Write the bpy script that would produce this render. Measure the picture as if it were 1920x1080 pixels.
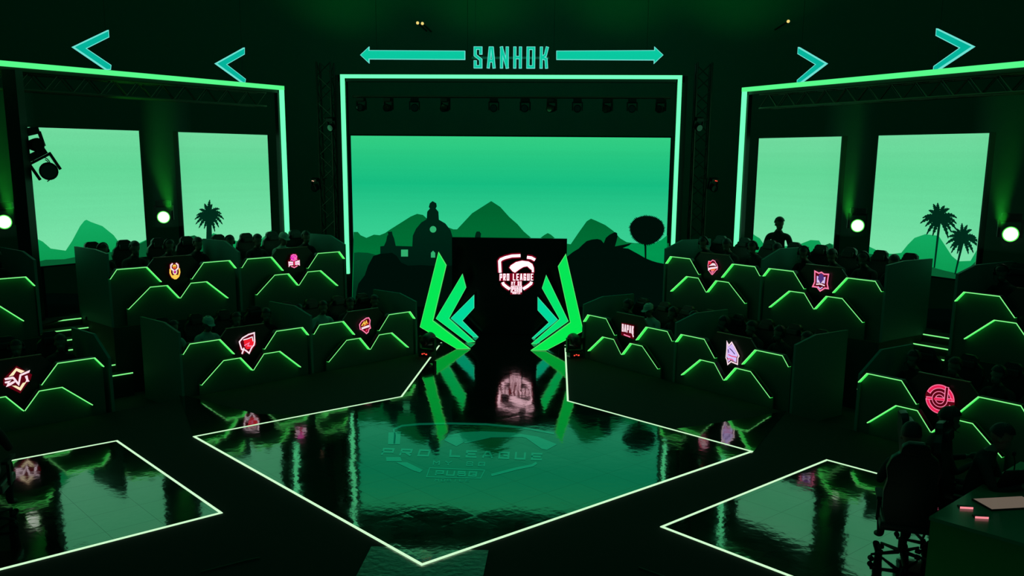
import bpy, bmesh, math, random
from mathutils import Vector, Matrix
from mathutils.geometry import tessellate_polygon
random.seed(7)
sc = bpy.context.scene
for o in list(bpy.data.objects): bpy.data.objects.remove(o)
COL = sc.collection
S = math.sqrt(0.5)
PI = math.pi

# ------------------------------------------------------------------ camera
F, CY, PITCH, YAW, ROLL, CX, CH = 1718.79, 639.59, 0.1959, 0.0602, 0.0082, 1.2578, 3.6
cp, sp, cy_, sy_ = math.cos(PITCH), math.sin(PITCH), math.cos(YAW), math.sin(YAW)
FW = Vector((-sy_*cp, cy_*cp, -sp)); RT = Vector((cy_, sy_, 0)); UP = RT.cross(FW)
R2 = math.cos(ROLL)*RT + math.sin(ROLL)*UP
U2 = -math.sin(ROLL)*RT + math.cos(ROLL)*UP
CAM = Vector((CX, 0, CH))
cd = bpy.data.cameras.new('camera'); cam = bpy.data.objects.new('camera', cd); COL.objects.link(cam)
cd.sensor_width = 36; cd.lens = F/1920*36; cd.shift_y = (CY-540)/1920; cd.clip_end = 200; cd.clip_start = .05
m = Matrix((R2, U2, -FW)).transposed().to_4x4(); m.translation = CAM
cam.matrix_world = m
sc.camera = cam

# ------------------------------------------------------------------ world, lights, exposure
sc.view_settings.view_transform = 'Standard'; sc.view_settings.look = 'None'
sc.view_settings.gamma = 1; sc.view_settings.use_curve_mapping = False
sc.view_settings.exposure = 0
w = bpy.data.worlds.new('hall_darkness'); sc.world = w; w.use_nodes = True
w.node_tree.nodes['Background'].inputs[0].default_value = (0.0, 1, 0.62, 1)
w.node_tree.nodes['Background'].inputs[1].default_value = 0.034

def lamp(name, kind, loc, target, energy, col, **kw):
    l = bpy.data.lights.new(name, kind); l.energy = energy; l.color = col
    for k, v in kw.items(): setattr(l, k, v)
    o = bpy.data.objects.new(name, l); COL.objects.link(o); o.location = loc
    d = Vector(target)-Vector(loc)
    o.rotation_euler = d.to_track_quat('-Z', 'Y').to_euler()
    return o
GREEN = (0.03, 1, 0.28)
# unseen area light added overhead as green ambient fill
lamp('stage_wash', 'AREA', (0, 9, 8.6), (0, 17, 1), 12, (0.02, 1, 0.45), shape='RECTANGLE', size=9, size_y=1)
# green glow on the drapes high above the sign
for x in (-4.5, -1.2, 2.2, 5.0):
    lamp('drape_uplight', 'SPOT', (x, 21.2, 6.3), (x+.3, 23.0, 8.9), 26, (0.03, 1, 0.16), spot_size=math.radians(110), spot_blend=1, shadow_soft_size=.15)

# ------------------------------------------------------------------ helpers
def ray(x, y): return FW + R2*((x-960)/F) - U2*((y-CY)/F)
def hit(x, y, P, n):
    d = ray(x, y); n = Vector(n); return CAM + d*((Vector(P)-CAM).dot(n)/d.dot(n))

def tag(o, label=None, cat=None, group=None, kind=None):
    if label: o['label'] = label
    if cat: o['category'] = cat
    if group: o['group'] = group
    if kind: o['kind'] = kind
    return o
def thing(name, label, cat, loc=(0,0,0), rz=0, group=None):
    o = bpy.data.objects.new(name, None); COL.objects.link(o); o.empty_display_size = .1
    o.location = loc; o.rotation_euler = (0, 0, rz)
    return tag(o, label, cat, group)

class MB:
    def __init__(s): s.v = []; s.f = []; s.m = []
    def quad(s, a, b, c, d, mi=0):
        n = len(s.v); s.v += [Vector(a), Vector(b), Vector(c), Vector(d)]; s.f.append((n, n+1, n+2, n+3)); s.m.append(mi)
    def box(s, x0, x1, y0, y1, z0, z1, mi=0, M=None):
        n = len(s.v)
        P = [Vector((x, y, z)) for x in (x0, x1) for y in (y0, y1) for z in (z0, z1)]
        if M: P = [M @ p for p in P]
        s.v += P
        for q in ((0,1,3,2),(4,6,7,5),(0,4,5,1),(2,3,7,6),(0,2,6,4),(1,5,7,3)):
            s.f.append(tuple(n+i for i in q)); s.m.append(mi)
    def tube(s, a, b, r0, r1=None, seg=8, mi=0, cap=True):
        a, b = Vector(a), Vector(b); r1 = r0 if r1 is None else r1
        d = (b-a).normalized(); u = d.orthogonal().normalized(); v = d.cross(u)
        n = len(s.v)
        for P, r in ((a, r0), (b, r1)):
            for i in range(seg):
                t = 2*PI*i/seg; s.v.append(P + u*(r*math.cos(t)) + v*(r*math.sin(t)))
        for i in range(seg):
            j = (i+1) % seg; s.f.append((n+i, n+j, n+seg+j, n+seg+i)); s.m.append(mi)
        if cap:
            s.f.append(tuple(n+i for i in reversed(range(seg)))); s.m.append(mi)
            s.f.append(tuple(n+seg+i for i in range(seg))); s.m.append(mi)
    def path(s, pts, r, seg=8, mi=0):
        for a, b in zip(pts, pts[1:]): s.tube(a, b, r, r, seg, mi)
    def lathe(s, prof, M=None, seg=16, mi=0):
        n = len(s.v); k = len(prof)
        for i in range(seg):
            t = 2*PI*i/seg
            for r, z in prof:
                p = Vector((r*math.cos(t), r*math.sin(t), z)); s.v.append(M @ p if M else p)
        for i in range(seg):
            j = (i+1) % seg
            for q in range(k-1):
                s.f.append((n+i*k+q, n+j*k+q, n+j*k+q+1, n+i*k+q+1)); s.m.append(mi)
    def prism(s, pts, nrm, depth, mi=0, side=None):
        """planar 3D polygon, thickness runs from the face against nrm"""
        nrm = Vector(nrm).normalized(); P = [Vector(p) for p in pts]; k = len(P)
        tri = tessellate_polygon([P]); n = len(s.v)
        s.v += P + [p - nrm*depth for p in P]
        for t in tri:
            a, b, c = [P[i] for i in t]
            t = tuple(t) if (b-a).cross(c-a).dot(nrm) > 0 else tuple(reversed(t))
            s.f.append(tuple(n+i for i in t)); s.m.append(mi)
            s.f.append(tuple(n+k+i for i in reversed(t))); s.m.append(mi if side is None else side)
        if depth > 0:
            for i in range(k):
                j = (i+1) % k; s.f.append((n+i, n+k+i, n+k+j, n+j)); s.m.append(mi if side is None else side)
    def flat(s, pts, nrm, mi=0):
        nrm = Vector(nrm); P = [Vector(p) for p in pts]; n = len(s.v); s.v += P
        for t in tessellate_polygon([P]):
            a, b, c = [P[i] for i in t]
            t = tuple(t) if (b-a).cross(c-a).dot(nrm) > 0 else tuple(reversed(t))
            s.f.append(tuple(n+i for i in t)); s.m.append(mi)
    def build(s, name, mats, parent=None, smooth=False, bevel=0, recalc=False):
        me = bpy.data.meshes.new(name); me.from_pydata([tuple(v) for v in s.v], [], s.f)
        mats = mats if isinstance(mats, (list, tuple)) else [mats]
        for mm in mats: me.materials.append(mm)
        for p, mi in zip(me.polygons, s.m): p.material_index = mi; p.use_smooth = smooth
        if bevel or recalc:
            b = bmesh.new(); b.from_mesh(me)
            bmesh.ops.remove_doubles(b, verts=b.verts, dist=1e-5)
            bmesh.ops.recalc_face_normals(b, faces=b.faces)
            if bevel: bmesh.ops.bevel(b, geom=b.edges[:], offset=bevel, segments=2, affect='EDGES', profile=.7)
            b.to_mesh(me); b.free()
        me.update()
        o = bpy.data.objects.new(name, me); COL.objects.link(o)
        if parent: o.parent = parent
        return o

KIDS = {}
def copy_tree(o, parent=None):
    c = o.copy(); COL.objects.link(c)
    if parent: c.parent = parent
    for ch in kids_of(o): copy_tree(ch, c)
    return c
def kids_of(o):
    return [x for x in ALL() if x.parent == o]
_cache = {}
def ALL(): return list(COL.objects)
def collect(o):
    """nested (object, [children]) description, taken once so that later copies are quick"""
    return (o, [collect(c) for c in kids_of(o)])
def stamp(tree, parent=None):
    o, ch = tree; c = o.copy(); COL.objects.link(c); c.parent = parent
    for t in ch: stamp(t, c)
    return c

# ------------------------------------------------------------------ materials
def mat(name, base=(0,0,0), rough=.6, metal=0., ior=1.5, emit=None, es=1., bump=0., bscale=40., var=.15):
    m = bpy.data.materials.new(name); m.use_nodes = True; N = m.node_tree.nodes; L = m.node_tree.links
    b = N['Principled BSDF']
    b.inputs['Base Color'].default_value = (*base, 1); b.inputs['Roughness'].default_value = rough
    b.inputs['Metallic'].default_value = metal; b.inputs['IOR'].default_value = ior
    tc = N.new('ShaderNodeTexCoord'); no = N.new('ShaderNodeTexNoise'); no.inputs['Scale'].default_value = bscale
    no.inputs['Detail'].default_value = 3
    L.new(tc.outputs['Object'], no.inputs['Vector'])
    if var and max(base) > 0:
        mx = N.new('ShaderNodeMix'); mx.data_type = 'RGBA'; mx.blend_type = 'MULTIPLY'; mx.inputs[0].default_value = var
        mx.inputs[6].default_value = (*base, 1); L.new(no.outputs['Color'], mx.inputs[7]); L.new(mx.outputs[2], b.inputs['Base Color'])
    if bump:
        bu = N.new('ShaderNodeBump'); bu.inputs['Strength'].default_value = bump; bu.inputs['Distance'].default_value = .01
        L.new(no.outputs['Fac'], bu.inputs['Height']); L.new(bu.outputs['Normal'], b.inputs['Normal'])
    if emit:
        b.inputs['Emission Color'].default_value = (*emit, 1); b.inputs['Emission Strength'].default_value = es
    return m
def led(name, stops, axis_z=None, grain=.12, band=.06, gs=45.):
    """LED panel picture colour: stops = [(height, rgb)...] in world z, fine pixel grain and scan bands"""
    m = bpy.data.materials.new(name); m.use_nodes = True; N = m.node_tree.nodes; L = m.node_tree.links
    N.clear(); out = N.new('ShaderNodeOutputMaterial'); em = N.new('ShaderNodeEmission')
    geo = N.new('ShaderNodeNewGeometry'); sep = N.new('ShaderNodeSeparateXYZ'); L.new(geo.outputs['Position'], sep.inputs[0])
    if len(stops) > 1:
        z0, z1 = stops[0][0], stops[-1][0]
        mr = N.new('ShaderNodeMapRange'); mr.inputs['From Min'].default_value = z0; mr.inputs['From Max'].default_value = z1
        L.new(sep.outputs['Z'], mr.inputs['Value'])
        cr = N.new('ShaderNodeValToRGB'); e = cr.color_ramp.elements
        while len(e) < len(stops): e.new(.5)
        for el, (z, c) in zip(sorted(e, key=lambda q: q.position), stops): pass
        for i, (z, c) in enumerate(stops): e[i].position = (z-z0)/(z1-z0); e[i].color = (*c, 1)
        L.new(mr.outputs[0], cr.inputs[0]); col = cr.outputs[0]
    else:
        rgb = N.new('ShaderNodeRGB'); rgb.outputs[0].default_value = (*stops[0][1], 1); col = rgb.outputs[0]
    no = N.new('ShaderNodeTexNoise'); no.inputs['Scale'].default_value = gs; no.inputs['Detail'].default_value = 2
    L.new(geo.outputs['Position'], no.inputs['Vector'])
    wv = N.new('ShaderNodeTexNoise'); wv.noise_dimensions = '1D'; wv.inputs['Scale'].default_value = 9; L.new(sep.outputs['Z'], wv.inputs['W'])
    ma = N.new('ShaderNodeMath'); ma.operation = 'MULTIPLY_ADD'; ma.inputs[1].default_value = grain; ma.inputs[2].default_value = 1-grain/2
    L.new(no.outputs['Fac'], ma.inputs[0])
    mb = N.new('ShaderNodeMath'); mb.operation = 'MULTIPLY_ADD'; mb.inputs[1].default_value = band; mb.inputs[2].default_value = -band/2
    L.new(wv.outputs['Fac'], mb.inputs[0])
    ad = N.new('ShaderNodeMath'); ad.operation = 'ADD'; L.new(ma.outputs[0], ad.inputs[0]); L.new(mb.outputs[0], ad.inputs[1])
    L.new(col, em.inputs[0]); L.new(ad.outputs[0], em.inputs[1]); L.new(em.outputs[0], out.inputs[0])
    return m
def s2l(r, g, b):
    f = lambda c: (c/255/12.92) if c <= 10 else ((c/255+.055)/1.055)**2.4
    return (f(r), f(g), f(b))

M = {}
M['carpet'] = mat('black_carpet', (.003,.012,.008), .95, bump=.4, bscale=200)
M['wall'] = mat('dark_green_drape', (.02,.26,.15), .9, bump=.5, bscale=6)
M['riser'] = mat('riser_black', (.015,.05,.03), .8)
M['board'] = mat('board_dark_green', (.015,.11,.075), .55)
M['divider'] = mat('divider_dark_green', (.03,.24,.19), .6)
M['center'] = mat('emblem_panel_black', (.010,.03,.02), .45)
M['desk'] = mat('desk_black', (.02,.03,.025), .5)
M['metal'] = mat('black_metal', (.012,.014,.013), .45, .3)
M['wire'] = mat('dark_wire', (.02,.2,.12), .9)
M['truss'] = mat('truss_aluminium', (.12,.1,.08), .4, .8)
M['rubber'] = mat('black_rubber', (.01,.01,.01), .6)
M['leather'] = mat('black_leatherette', (.012,.016,.014), .38, bump=.1)
M['skin'] = mat('skin', (.30,.16,.11), .6)
M['hair'] = mat('black_hair', (.008,.007,.006), .5, bump=.5, bscale=90)
M['shirt'] = mat('black_jersey', (.02,.025,.022), .85, bump=.2, bscale=60)
M['white_shirt'] = mat('pale_jersey', (.55,.6,.5), .85, bump=.2, bscale=60)
M['trousers'] = mat('dark_trousers', (.015,.018,.02), .9)
M['strip'] = mat('green_led_strip', (0,0,0), .5, emit=(.06,1,.12), es=1.0)
M['strip_edge'] = mat('green_led_strip_rim', (0,0,0), .5, emit=(.22,.95,.25), es=1.1)
M['bar'] = mat('cyan_green_led_bar', (0,0,0), .5, emit=(.13,1,.40), es=1.4)
M['barg'] = mat('green_led_bar', (0,0,0), .5, emit=(.09,.88,.24), es=1.1)
M['white_line'] = mat('white_green_led_line', (0,0,0), .5, emit=(.62,1,.60), es=1.05)
M['teal'] = led('teal_led_sign', [(0, s2l(4,180,155))], grain=.1)
M['teal_c'] = led('teal_green_led_sign', [(0, s2l(10,200,160))], grain=.1)
M['teal_rim'] = led('pale_teal_led_rim', [(0, s2l(110,225,210))])
M['lens'] = mat('lit_lens', (0,0,0), .3, emit=(.9,1,.85), es=1.35)
M['lensrim'] = mat('lit_lens_rim', (0,0,0), .3, emit=(.1,1,.1), es=1)
M['glass'] = mat('dark_glass_lens', (.02,.02,.02), .05, ior=1.8)
M['red_led'] = mat('red_indicator', (0,0,0), .3, emit=(1,.05,.03), es=2)
M['warm_led'] = mat('warm_indicator', (0,0,0), .3, emit=(1,.55,.35), es=1.2)

# glossy LED floor
def floor_mat(name, rough, ior, tint=(.004,.006,.005), warp=.02, emit=None):
    m = bpy.data.materials.new(name); m.use_nodes = True; N = m.node_tree.nodes; L = m.node_tree.links
    b = N['Principled BSDF']; b.inputs['Base Color'].default_value = (*tint, 1); b.inputs['IOR'].default_value = ior
    if emit: b.inputs['Emission Color'].default_value = (*emit, 1); b.inputs['Emission Strength'].default_value = 1
    geo = N.new('ShaderNodeNewGeometry'); mp = N.new('ShaderNodeMapping'); mp.inputs['Rotation'].default_value = (0,0,PI/4)
    L.new(geo.outputs['Position'], mp.inputs[0])
    # tiny unevenness inside each tile
    n1 = N.new('ShaderNodeTexNoise'); n1.inputs['Scale'].default_value = 9; n1.inputs['Detail'].default_value = 2.5; L.new(mp.outputs[0], n1.inputs['Vector'])
    # every tile sits at its own slight tilt
    sn = N.new('ShaderNodeVectorMath'); sn.operation = 'SNAP'; sn.inputs[1].default_value = (.5,.5,5); L.new(mp.outputs[0], sn.inputs[0])
    wn = N.new('ShaderNodeTexWhiteNoise'); L.new(sn.outputs[0], wn.inputs['Vector'])
    sub = N.new('ShaderNodeVectorMath'); sub.operation = 'SUBTRACT'; sub.inputs[1].default_value = (.5,.5,.5); L.new(wn.outputs['Color'], sub.inputs[0])
    scl = N.new('ShaderNodeVectorMath'); scl.operation = 'MULTIPLY'; scl.inputs[1].default_value = (.007,.007,0); L.new(sub.outputs[0], scl.inputs[0])
    bu = N.new('ShaderNodeBump'); bu.inputs['Strength'].default_value = 1; bu.inputs['Distance'].default_value = warp*.04
    L.new(n1.outputs['Fac'], bu.inputs['Height'])
    ad = N.new('ShaderNodeVectorMath'); ad.operation = 'ADD'; L.new(bu.outputs['Normal'], ad.inputs[0]); L.new(scl.outputs[0], ad.inputs[1])
    nm = N.new('ShaderNodeVectorMath'); nm.operation = 'NORMALIZE'; L.new(ad.outputs[0], nm.inputs[0]); L.new(nm.outputs[0], b.inputs['Normal'])
    # scuffs
    n2 = N.new('ShaderNodeTexNoise'); n2.inputs['Scale'].default_value = 2.2; n2.inputs['Detail'].default_value = 6; L.new(geo.outputs['Position'], n2.inputs['Vector'])
    mr = N.new('ShaderNodeMapRange'); mr.inputs['To Min'].default_value = rough*.4; mr.inputs['To Max'].default_value = rough*1.8; L.new(n2.outputs['Fac'], mr.inputs['Value'])
    L.new(mr.outputs[0], b.inputs['Roughness'])
    # seams and scratches with a shape of their own
    br = N.new('ShaderNodeTexBrick'); br.offset = 0; br.inputs['Scale'].default_value = 1
    br.inputs['Brick Width'].default_value = .5; br.inputs['Row Height'].default_value = .5; br.inputs['Mortar Size'].default_value = .0025
    br.inputs['Color1'].default_value = (0,0,0,1); br.inputs['Color2'].default_value = (0,0,0,1); br.inputs['Mortar'].default_value = (1,1,1,1)
    L.new(mp.outputs[0], br.inputs['Vector'])
    mi = N.new('ShaderNodeMix'); mi.data_type = 'FLOAT'; mi.inputs[2].default_value = .5; mi.inputs[3].default_value = .12
    L.new(br.outputs['Color'], mi.inputs[0]); L.new(mi.outputs[0], b.inputs['Specular IOR Level'])
    return m
M['ledfloor'] = floor_mat('glossy_led_floor', .055, 2.5)
M['deck'] = floor_mat('glossy_black_deck', .05, 2.3)
M['walk'] = mat('scuffed_green_walkway', (.015,.09,.04), .28, ior=2.2, bump=.6, bscale=14)

# ------------------------------------------------------------------ the setting
def struct(name, b, m, **k):
    o = b.build(name, m, **k); return tag(o, kind='structure')
b = MB(); b.box(-20, 20, -3, 26, -.5, -.28); struct('floor', b, M['carpet'])
b = MB(); b.box(-20, 20, 23.4, 23.6, 0, 10.5)
struct('wall_back', b, M['wall'])
b = MB(); b.box(-20.2, -20, -3, 23.6, 0, 10.5); struct('wall_left', b, M['wall'])
b = MB(); b.box(20, 20.2, -3, 23.6, 0, 10.5); struct('wall_right', b, M['wall'])

AF = 3.59; YC = 11.235; NB = 1.275          # diamond half diagonal, centre, runway half width
TH = .6985; SN, CS = math.sin(TH), math.cos(TH); LO, UPR = 15.739, 18.126
def rp(sg, off, t, w_, z=0): return Vector((sg*(off-t*SN-w_*CS), t*CS-w_*SN, z))
# stage platform: carpeted top, reaching the lower desks on both sides
b = MB(); q = [rp(-1, LO, 23.6, .14), rp(-1, LO, 5, .14), (-9.5,-2.5,0), (9.5,-2.5,0), rp(1, LO, 5, .14), rp(1, LO, 23.6, .14)]
b.prism([(p[0], p[1], 0) for p in q], (0,0,1), .279)
tag(b.build('stage_platform', M['carpet']), 'black carpeted stage platform carrying the floor screens', 'stage', kind='structure')
# black stage deck behind the V of the floor edges
for pl, wh in (([(365,822),(335,738),(480,776),(580,778.5)], 'left'), ([(1410,850),(1475,770),(1345,793),(1255,805.5)], 'right')):
    b = MB(); b.prism([hit(x, y, (0,0,.004), (0,0,1)) for x, y in pl], (0,0,1), .0035)
    tag(b.build('stage_deck', M['deck']), 'glossy black deck piece outside the %s corner of the floor diamond' % wh, 'stage floor', kind='structure')
# main LED floor: diamond with runway to the portal
YR = 18.7
main = [(0, 7.65), (3.62, 11.235), (1.30, 13.49), (1.24, YR), (-1.22, YR), (-1.25, 13.51), (-3.57, 11.235)]
fl = thing('floor_screen', 'large glossy diamond floor screen with runway leading to the portal', 'floor screen', (0, YC, 0))
fl.location = (0,0,0)
b = MB(); b.prism([(x, y, .010) for x, y in main], (0,0,1), .005); b.build('floor_panel', M['ledfloor'], fl)
def line_strip(b, pts, wd, z0, h, closed=True):
    P = [Vector((x, y, 0)) for x, y in pts]; n = len(P)
    A = sum(P[i].x*P[(i+1)%n].y-P[(i+1)%n].x*P[i].y for i in range(n))
    rng = range(n) if closed else range(n)
    inn = []; outp = []
    for i in range(n):
        a, c = P[(i-1)%n], P[(i+1)%n]
        if not closed and i == 0: a = P[i]-(c-P[i])
        if not closed and i == n-1: c = P[i]+(P[i]-a)
        d1 = (P[i]-a).normalized(); d2 = (c-P[i]).normalized()
        n1 = Vector((-d1.y, d1.x, 0)); n2 = Vector((-d2.y, d2.x, 0)); mt = (n1+n2); mt = mt/mt.length_squared*2
        inn.append(P[i]+mt*wd/2); outp.append(P[i]-mt*wd/2)
    for i in range(n if closed else n-1):
        j = (i+1) % n
        b.quad(inn[i]+Vector((0,0,z0+h)), outp[i]+Vector((0,0,z0+h)), outp[j]+Vector((0,0,z0+h)), inn[j]+Vector((0,0,z0+h)))
        b.quad(outp[i]+Vector((0,0,z0)), outp[j]+Vector((0,0,z0)), outp[j]+Vector((0,0,z0+h)), outp[i]+Vector((0,0,z0+h)))
        b.quad(inn[i]+Vector((0,0,z0)), inn[i]+Vector((0,0,z0+h)), inn[j]+Vector((0,0,z0+h)), inn[j]+Vector((0,0,z0)))
b = MB()
line_strip(b, [(1.24, 17.75), (1.30, 13.49), (3.62, 11.235), (0, 7.65), (-3.57, 11.235), (-1.25, 13.51), (-1.22, 17.75)], .028, .006, .008, closed=False)
tag(b.build('edge_light', M['white_line'], fl), 'thin white-green light line')
# side diamonds
for sg, wh in ((-1, 'left'), (1, 'right')):
    A_, T_ = (sg*2.25, 8.70), (sg*4.48, 10.97)
    d = (T_[0]-A_[0], T_[1]-A_[1]); e = (sg*d[1]*.999*1.35, -abs(d[0])*1.35)
    q = [A_, T_, (T_[0]+e[0]*.62, T_[1]+e[1]*.62), (A_[0]+e[0], A_[1]+e[1])]
    q = [A_, T_, (T_[0]+sg*2.6, T_[1]-2.6), (A_[0]+sg*2.6, A_[1]-2.6)]
    t = thing('floor_screen', 'smaller glossy floor screen at the %s front, cropped by the picture edge' % wh, 'floor screen', (0,0,0))
    b = MB(); b.prism([(x, y, .010) for x, y in q], (0,0,1), .008); b.build('floor_panel', M['ledfloor'], t)
    b = MB(); line_strip(b, q, .028, .006, .008); tag(b.build('edge_light', M['white_line'], t), 'thin white-green light line')
b = MB(); b.box(-.54, .57, 4.6, 8.02, .001, .0035)
tag(b.build('walkway', M['walk']), 'scuffed green walkway leading up to the near tip of the floor diamond', 'walkway', kind='structure')

# ------------------------------------------------------------------ stroke lettering
G = {
 'S': [[(1,.74),(1,1),(0,1),(0,.62),(1,.38),(1,0),(0,0),(0,.26)]],
 'A': [[(0,0),(.32,1),(.68,1),(1,0)], [(.18,.32),(.82,.32)]],
 'N': [[(0,0),(0,1)], [(0,1),(1,0)], [(1,0),(1,1)]],
 'H': [[(0,0),(0,1)], [(1,0),(1,1)], [(0,.5),(1,.5)]],
 'O': [[(0,.5),(0,1),(1,1),(1,0),(0,0),(0,.5)]],
 'K': [[(0,0),(0,1)], [(1,1),(.72,.62),(.1,.5)], [(.1,.5),(.85,.42),(.95,0)]],
 'P': [[(0,0),(0,1),(1,1),(1,.42),(0,.42)]],
 'R': [[(0,0),(0,1),(1,1),(1,.5),(0,.5)], [(.45,.5),(1,0)]],
 'L': [[(0,1),(0,0),(1,0)]],
 'E': [[(1,1),(0,1),(0,0),(1,0)], [(0,.5),(.85,.5)]],
 'G': [[(1,.74),(1,1),(0,1),(0,0),(1,0),(1,.46),(.55,.46)]],
 'U': [[(0,1),(0,0),(1,0),(1,1)]],
 'M': [[(0,0),(0,1),(.5,.45),(1,1),(1,0)]],
 'Y': [[(0,1),(.5,.5),(1,1)], [(.5,.5),(.5,0)]],
 'B': [[(0,0),(0,1),(.9,1),(.9,.55),(0,.55)], [(.9,.52),(1,.5),(1,0),(0,0)]],
 'I': [[(.5,0),(.5,1)]],
 'V': [[(0,1),(.5,0),(1,1)]],
 'T': [[(0,1),(1,1)], [(.5,1),(.5,0)]],
}
def ribbon(pts, wd, cap=0):
    """2D polyline -> list of 2D quads with mitred joints"""
    P = [Vector((x, y)) for x, y in pts]; n = len(P)
    closed = (P[0]-P[-1]).length < 1e-6
    if closed: P = P[:-1]; n -= 1
    if cap and not closed:
        P[0] = P[0]-(P[1]-P[0]).normalized()*cap; P[-1] = P[-1]+(P[-1]-P[-2]).normalized()*cap
    Lf, Rt = [], []
    for i in range(n):
        a = P[i-1] if (i > 0 or closed) else None; c = P[(i+1) % n] if (i < n-1 or closed) else None
        d1 = (P[i]-a).normalized() if a is not None else None; d2 = (c-P[i]).normalized() if c is not None else None
        ext = Vector((0, 0))
        if d1 is None: d1 = d2; 
        if d2 is None: d2 = d1
        n1 = Vector((-d1.y, d1.x)); n2 = Vector((-d2.y, d2.x)); mt = n1+n2
        if mt.length < .35: mt = n1*1.0
        else: mt = mt/mt.length_squared*2
        if mt.length > 2.2: mt = mt.normalized()*2.2
        Lf.append(P[i]+mt*wd/2); Rt.append(P[i]-mt*wd/2)
    Q = []
    for i in range(n if closed else n-1):
        j = (i+1) % n; Q.append([Lf[i], Rt[i], Rt[j], Lf[j]])
    return Q
def text_quads(txt, x0, x1, y0, y1, wd, gap=.35, skew=0):
    """letters of equal width between x0..x1; spaces take one slot of .6"""
    units = sum(.6 if c == ' ' else 1 for c in txt) + gap*(len(txt)-1)
    u = (x1-x0)/units; x = x0; out = []
    for c in txt:
        if c == ' ': x += u*(.6+gap); continue
        for pl in G[c]:
            i = wd/2
            pts = [(x+i+px*(u-2*i), y0+i+py*(y1-y0-2*i)) for px, py in pl]
            out.append((c, [[Vector((q.x+skew*(q.y-y0), q.y)) for q in qq] for qq in ribbon(pts, wd, wd*.5 if c not in 'AV' else wd*.3)]))
        x += u*(1+gap)
    return out
def frame_map(O, X, Y):
    O, X, Y = Vector(O), Vector(X), Vector(Y)
    return lambda p, off=0: O + X*p[0] + Y*p[1] + X.cross(Y).normalized()*off
def put(b, quads, fm, off, mi=0, depth=0, back=None):
    n = fm((0,0),1)-fm((0,0),0)
    for q in quads:
        if depth: b.prism([fm(p, off) for p in q], n, depth, mi, back)
        else:
            b.flat([fm(p, off) for p in q], n, mi)

# ------------------------------------------------------------------ centre frame, screen, sign
FX, FY, FT, FB = 3.434, 19.253, 5.241, 1.172
t = thing('light_frame', 'tall rectangular light bar frame around the central screen', 'light frame', (0, FY, 0))
t.location = (0, FY, 0)
r = .038
b = MB(); b.box(-FX-r, FX+r, -.04, .04, FT-r*.9, FT+r*.9); b.build('top_bar', M['bar'], t)
for sgn in (-1, 1):
    b = MB(); b.box(sgn*FX-r, sgn*FX+r, -.04, .04, FB if sgn < 0 else FB+.1, FT-r*.9-.002); b.build('side_bar', M['bar'], t)
b = MB()
for sgn in (-1, 1): b.box(sgn*FX-.16 if sgn < 0 else FX-.06, -FX+.06 if sgn < 0 else FX+.16, .045, .2, .0, FT+.03)
b.box(-FX-.1, FX+.1, .045, .2, FT-.1, FT+.02)
b.build('support_frame', M['metal'], t)

SY = FY-.30
screen = thing('led_screen', 'wide central LED screen showing green mountains and a domed building', 'screen', (0, SY, 0))
screen.location = (0,0,0)
P0 = (0, SY, 0); NC = (0, -1, 0)
def cpx(x, y, off=0):
    return hit(x, y, (0, SY-off, 0), NC)
zt = 4.045; xl, xr = -3.22, 3.265
b = MB(); b.box(xl-.03, xr+.03, SY+.002, SY+.14, .85, zt+.03); b.build('housing', M['metal'], screen)
sky = led('central_screen_sky', [(1.3, s2l(70,212,155)), (2.3, s2l(50,203,142)), (3.1, s2l(22,188,128)), (3.6, s2l(36,196,128)), (4.07, s2l(52,207,132))])
b = MB(); b.quad((xl,SY,.88),(xr,SY,.88),(xr,SY,zt),(xl,SY,zt)); b.build('display', sky, screen)
def graphic(name, polys, fn, layer, m, parent, nrm):
    b = MB()
    for pl in polys: b.flat([fn(x, y, .002+layer*.004) for x, y in pl], nrm)
    return b.build(name, m, parent)
c_far = led('central_far_hills', [(1.0, s2l(0,120,58)), (2.6, s2l(0,98,46))], grain=.2)
c_mid = led('central_mid_slope', [(0, s2l(0,148,78))], grain=.15)
c_near = led('central_near_ground', [(.9, s2l(0,48,26)), (1.9, s2l(0,78,40))], grain=.2)
c_bld = led('central_building', [(.9, s2l(0,22,14)), (2.2, s2l(0,34,20))], grain=.2)
c_blk = led('central_bushes', [(0, s2l(0,14,8))], grain=.3)
graphic('mountain_graphic', [
 [(663,435),(671,435),(676,441),(687,446),(701,440),(712,441),(722,437),(732,430),(770,406),(782,401),(793,403),(803,412),(850,430),(857,430),(885,400),(921,377),(938,388),(955,407),(970,420),(982,434),(996,446),(1012,447),(1020,441),(1027,437),(1033,440),(1041,447),(1063,457),(1070,458),(1085,436),(1100,415),(1108,410),(1118,414),(1135,422),(1150,433),(1163,447),(1175,454),(1190,456),(1254,456),(1254,560),(660,560)]],
 cpx, 0, c_far, screen, NC)
graphic('slope_graphic', [[(1150,472),(1158,466),(1185,457),(1225,457),(1240,450),(1251,441),(1250,498),(1150,498)]], cpx, 1, c_mid, screen, NC)
graphic('ground_graphic', [[(664,474),(672,473),(690,474),(705,478),(730,480),(860,480),(860,575),(660,575)]], cpx, 1, c_near, screen, NC)
graphic('building_graphic', [
 [(713,500),(713,462),(720,461),(724,452),(726,442),(728,440),(727,435),(735,434),(736,440),(739,447),(742,461),(773,462),(774,442),(780,429),(790,417),(800,411),(801,397),(806,391),(804,388),(806,381),(811,377),(818,381),(819,387),(817,391),(822,397),(823,412),(835,419),(845,432),(849,446),(890,446),(892,437),(894,434),(899,434),(902,438),(901,446),(905,500)]],
 cpx, 2, c_bld, screen, NC)
win = led('building_window_light', [(0, s2l(50,175,110))])
circ = [(812+6.2*math.cos(a*PI/8), 430+6.2*math.sin(a*PI/8)) for a in range(16)]
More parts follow.
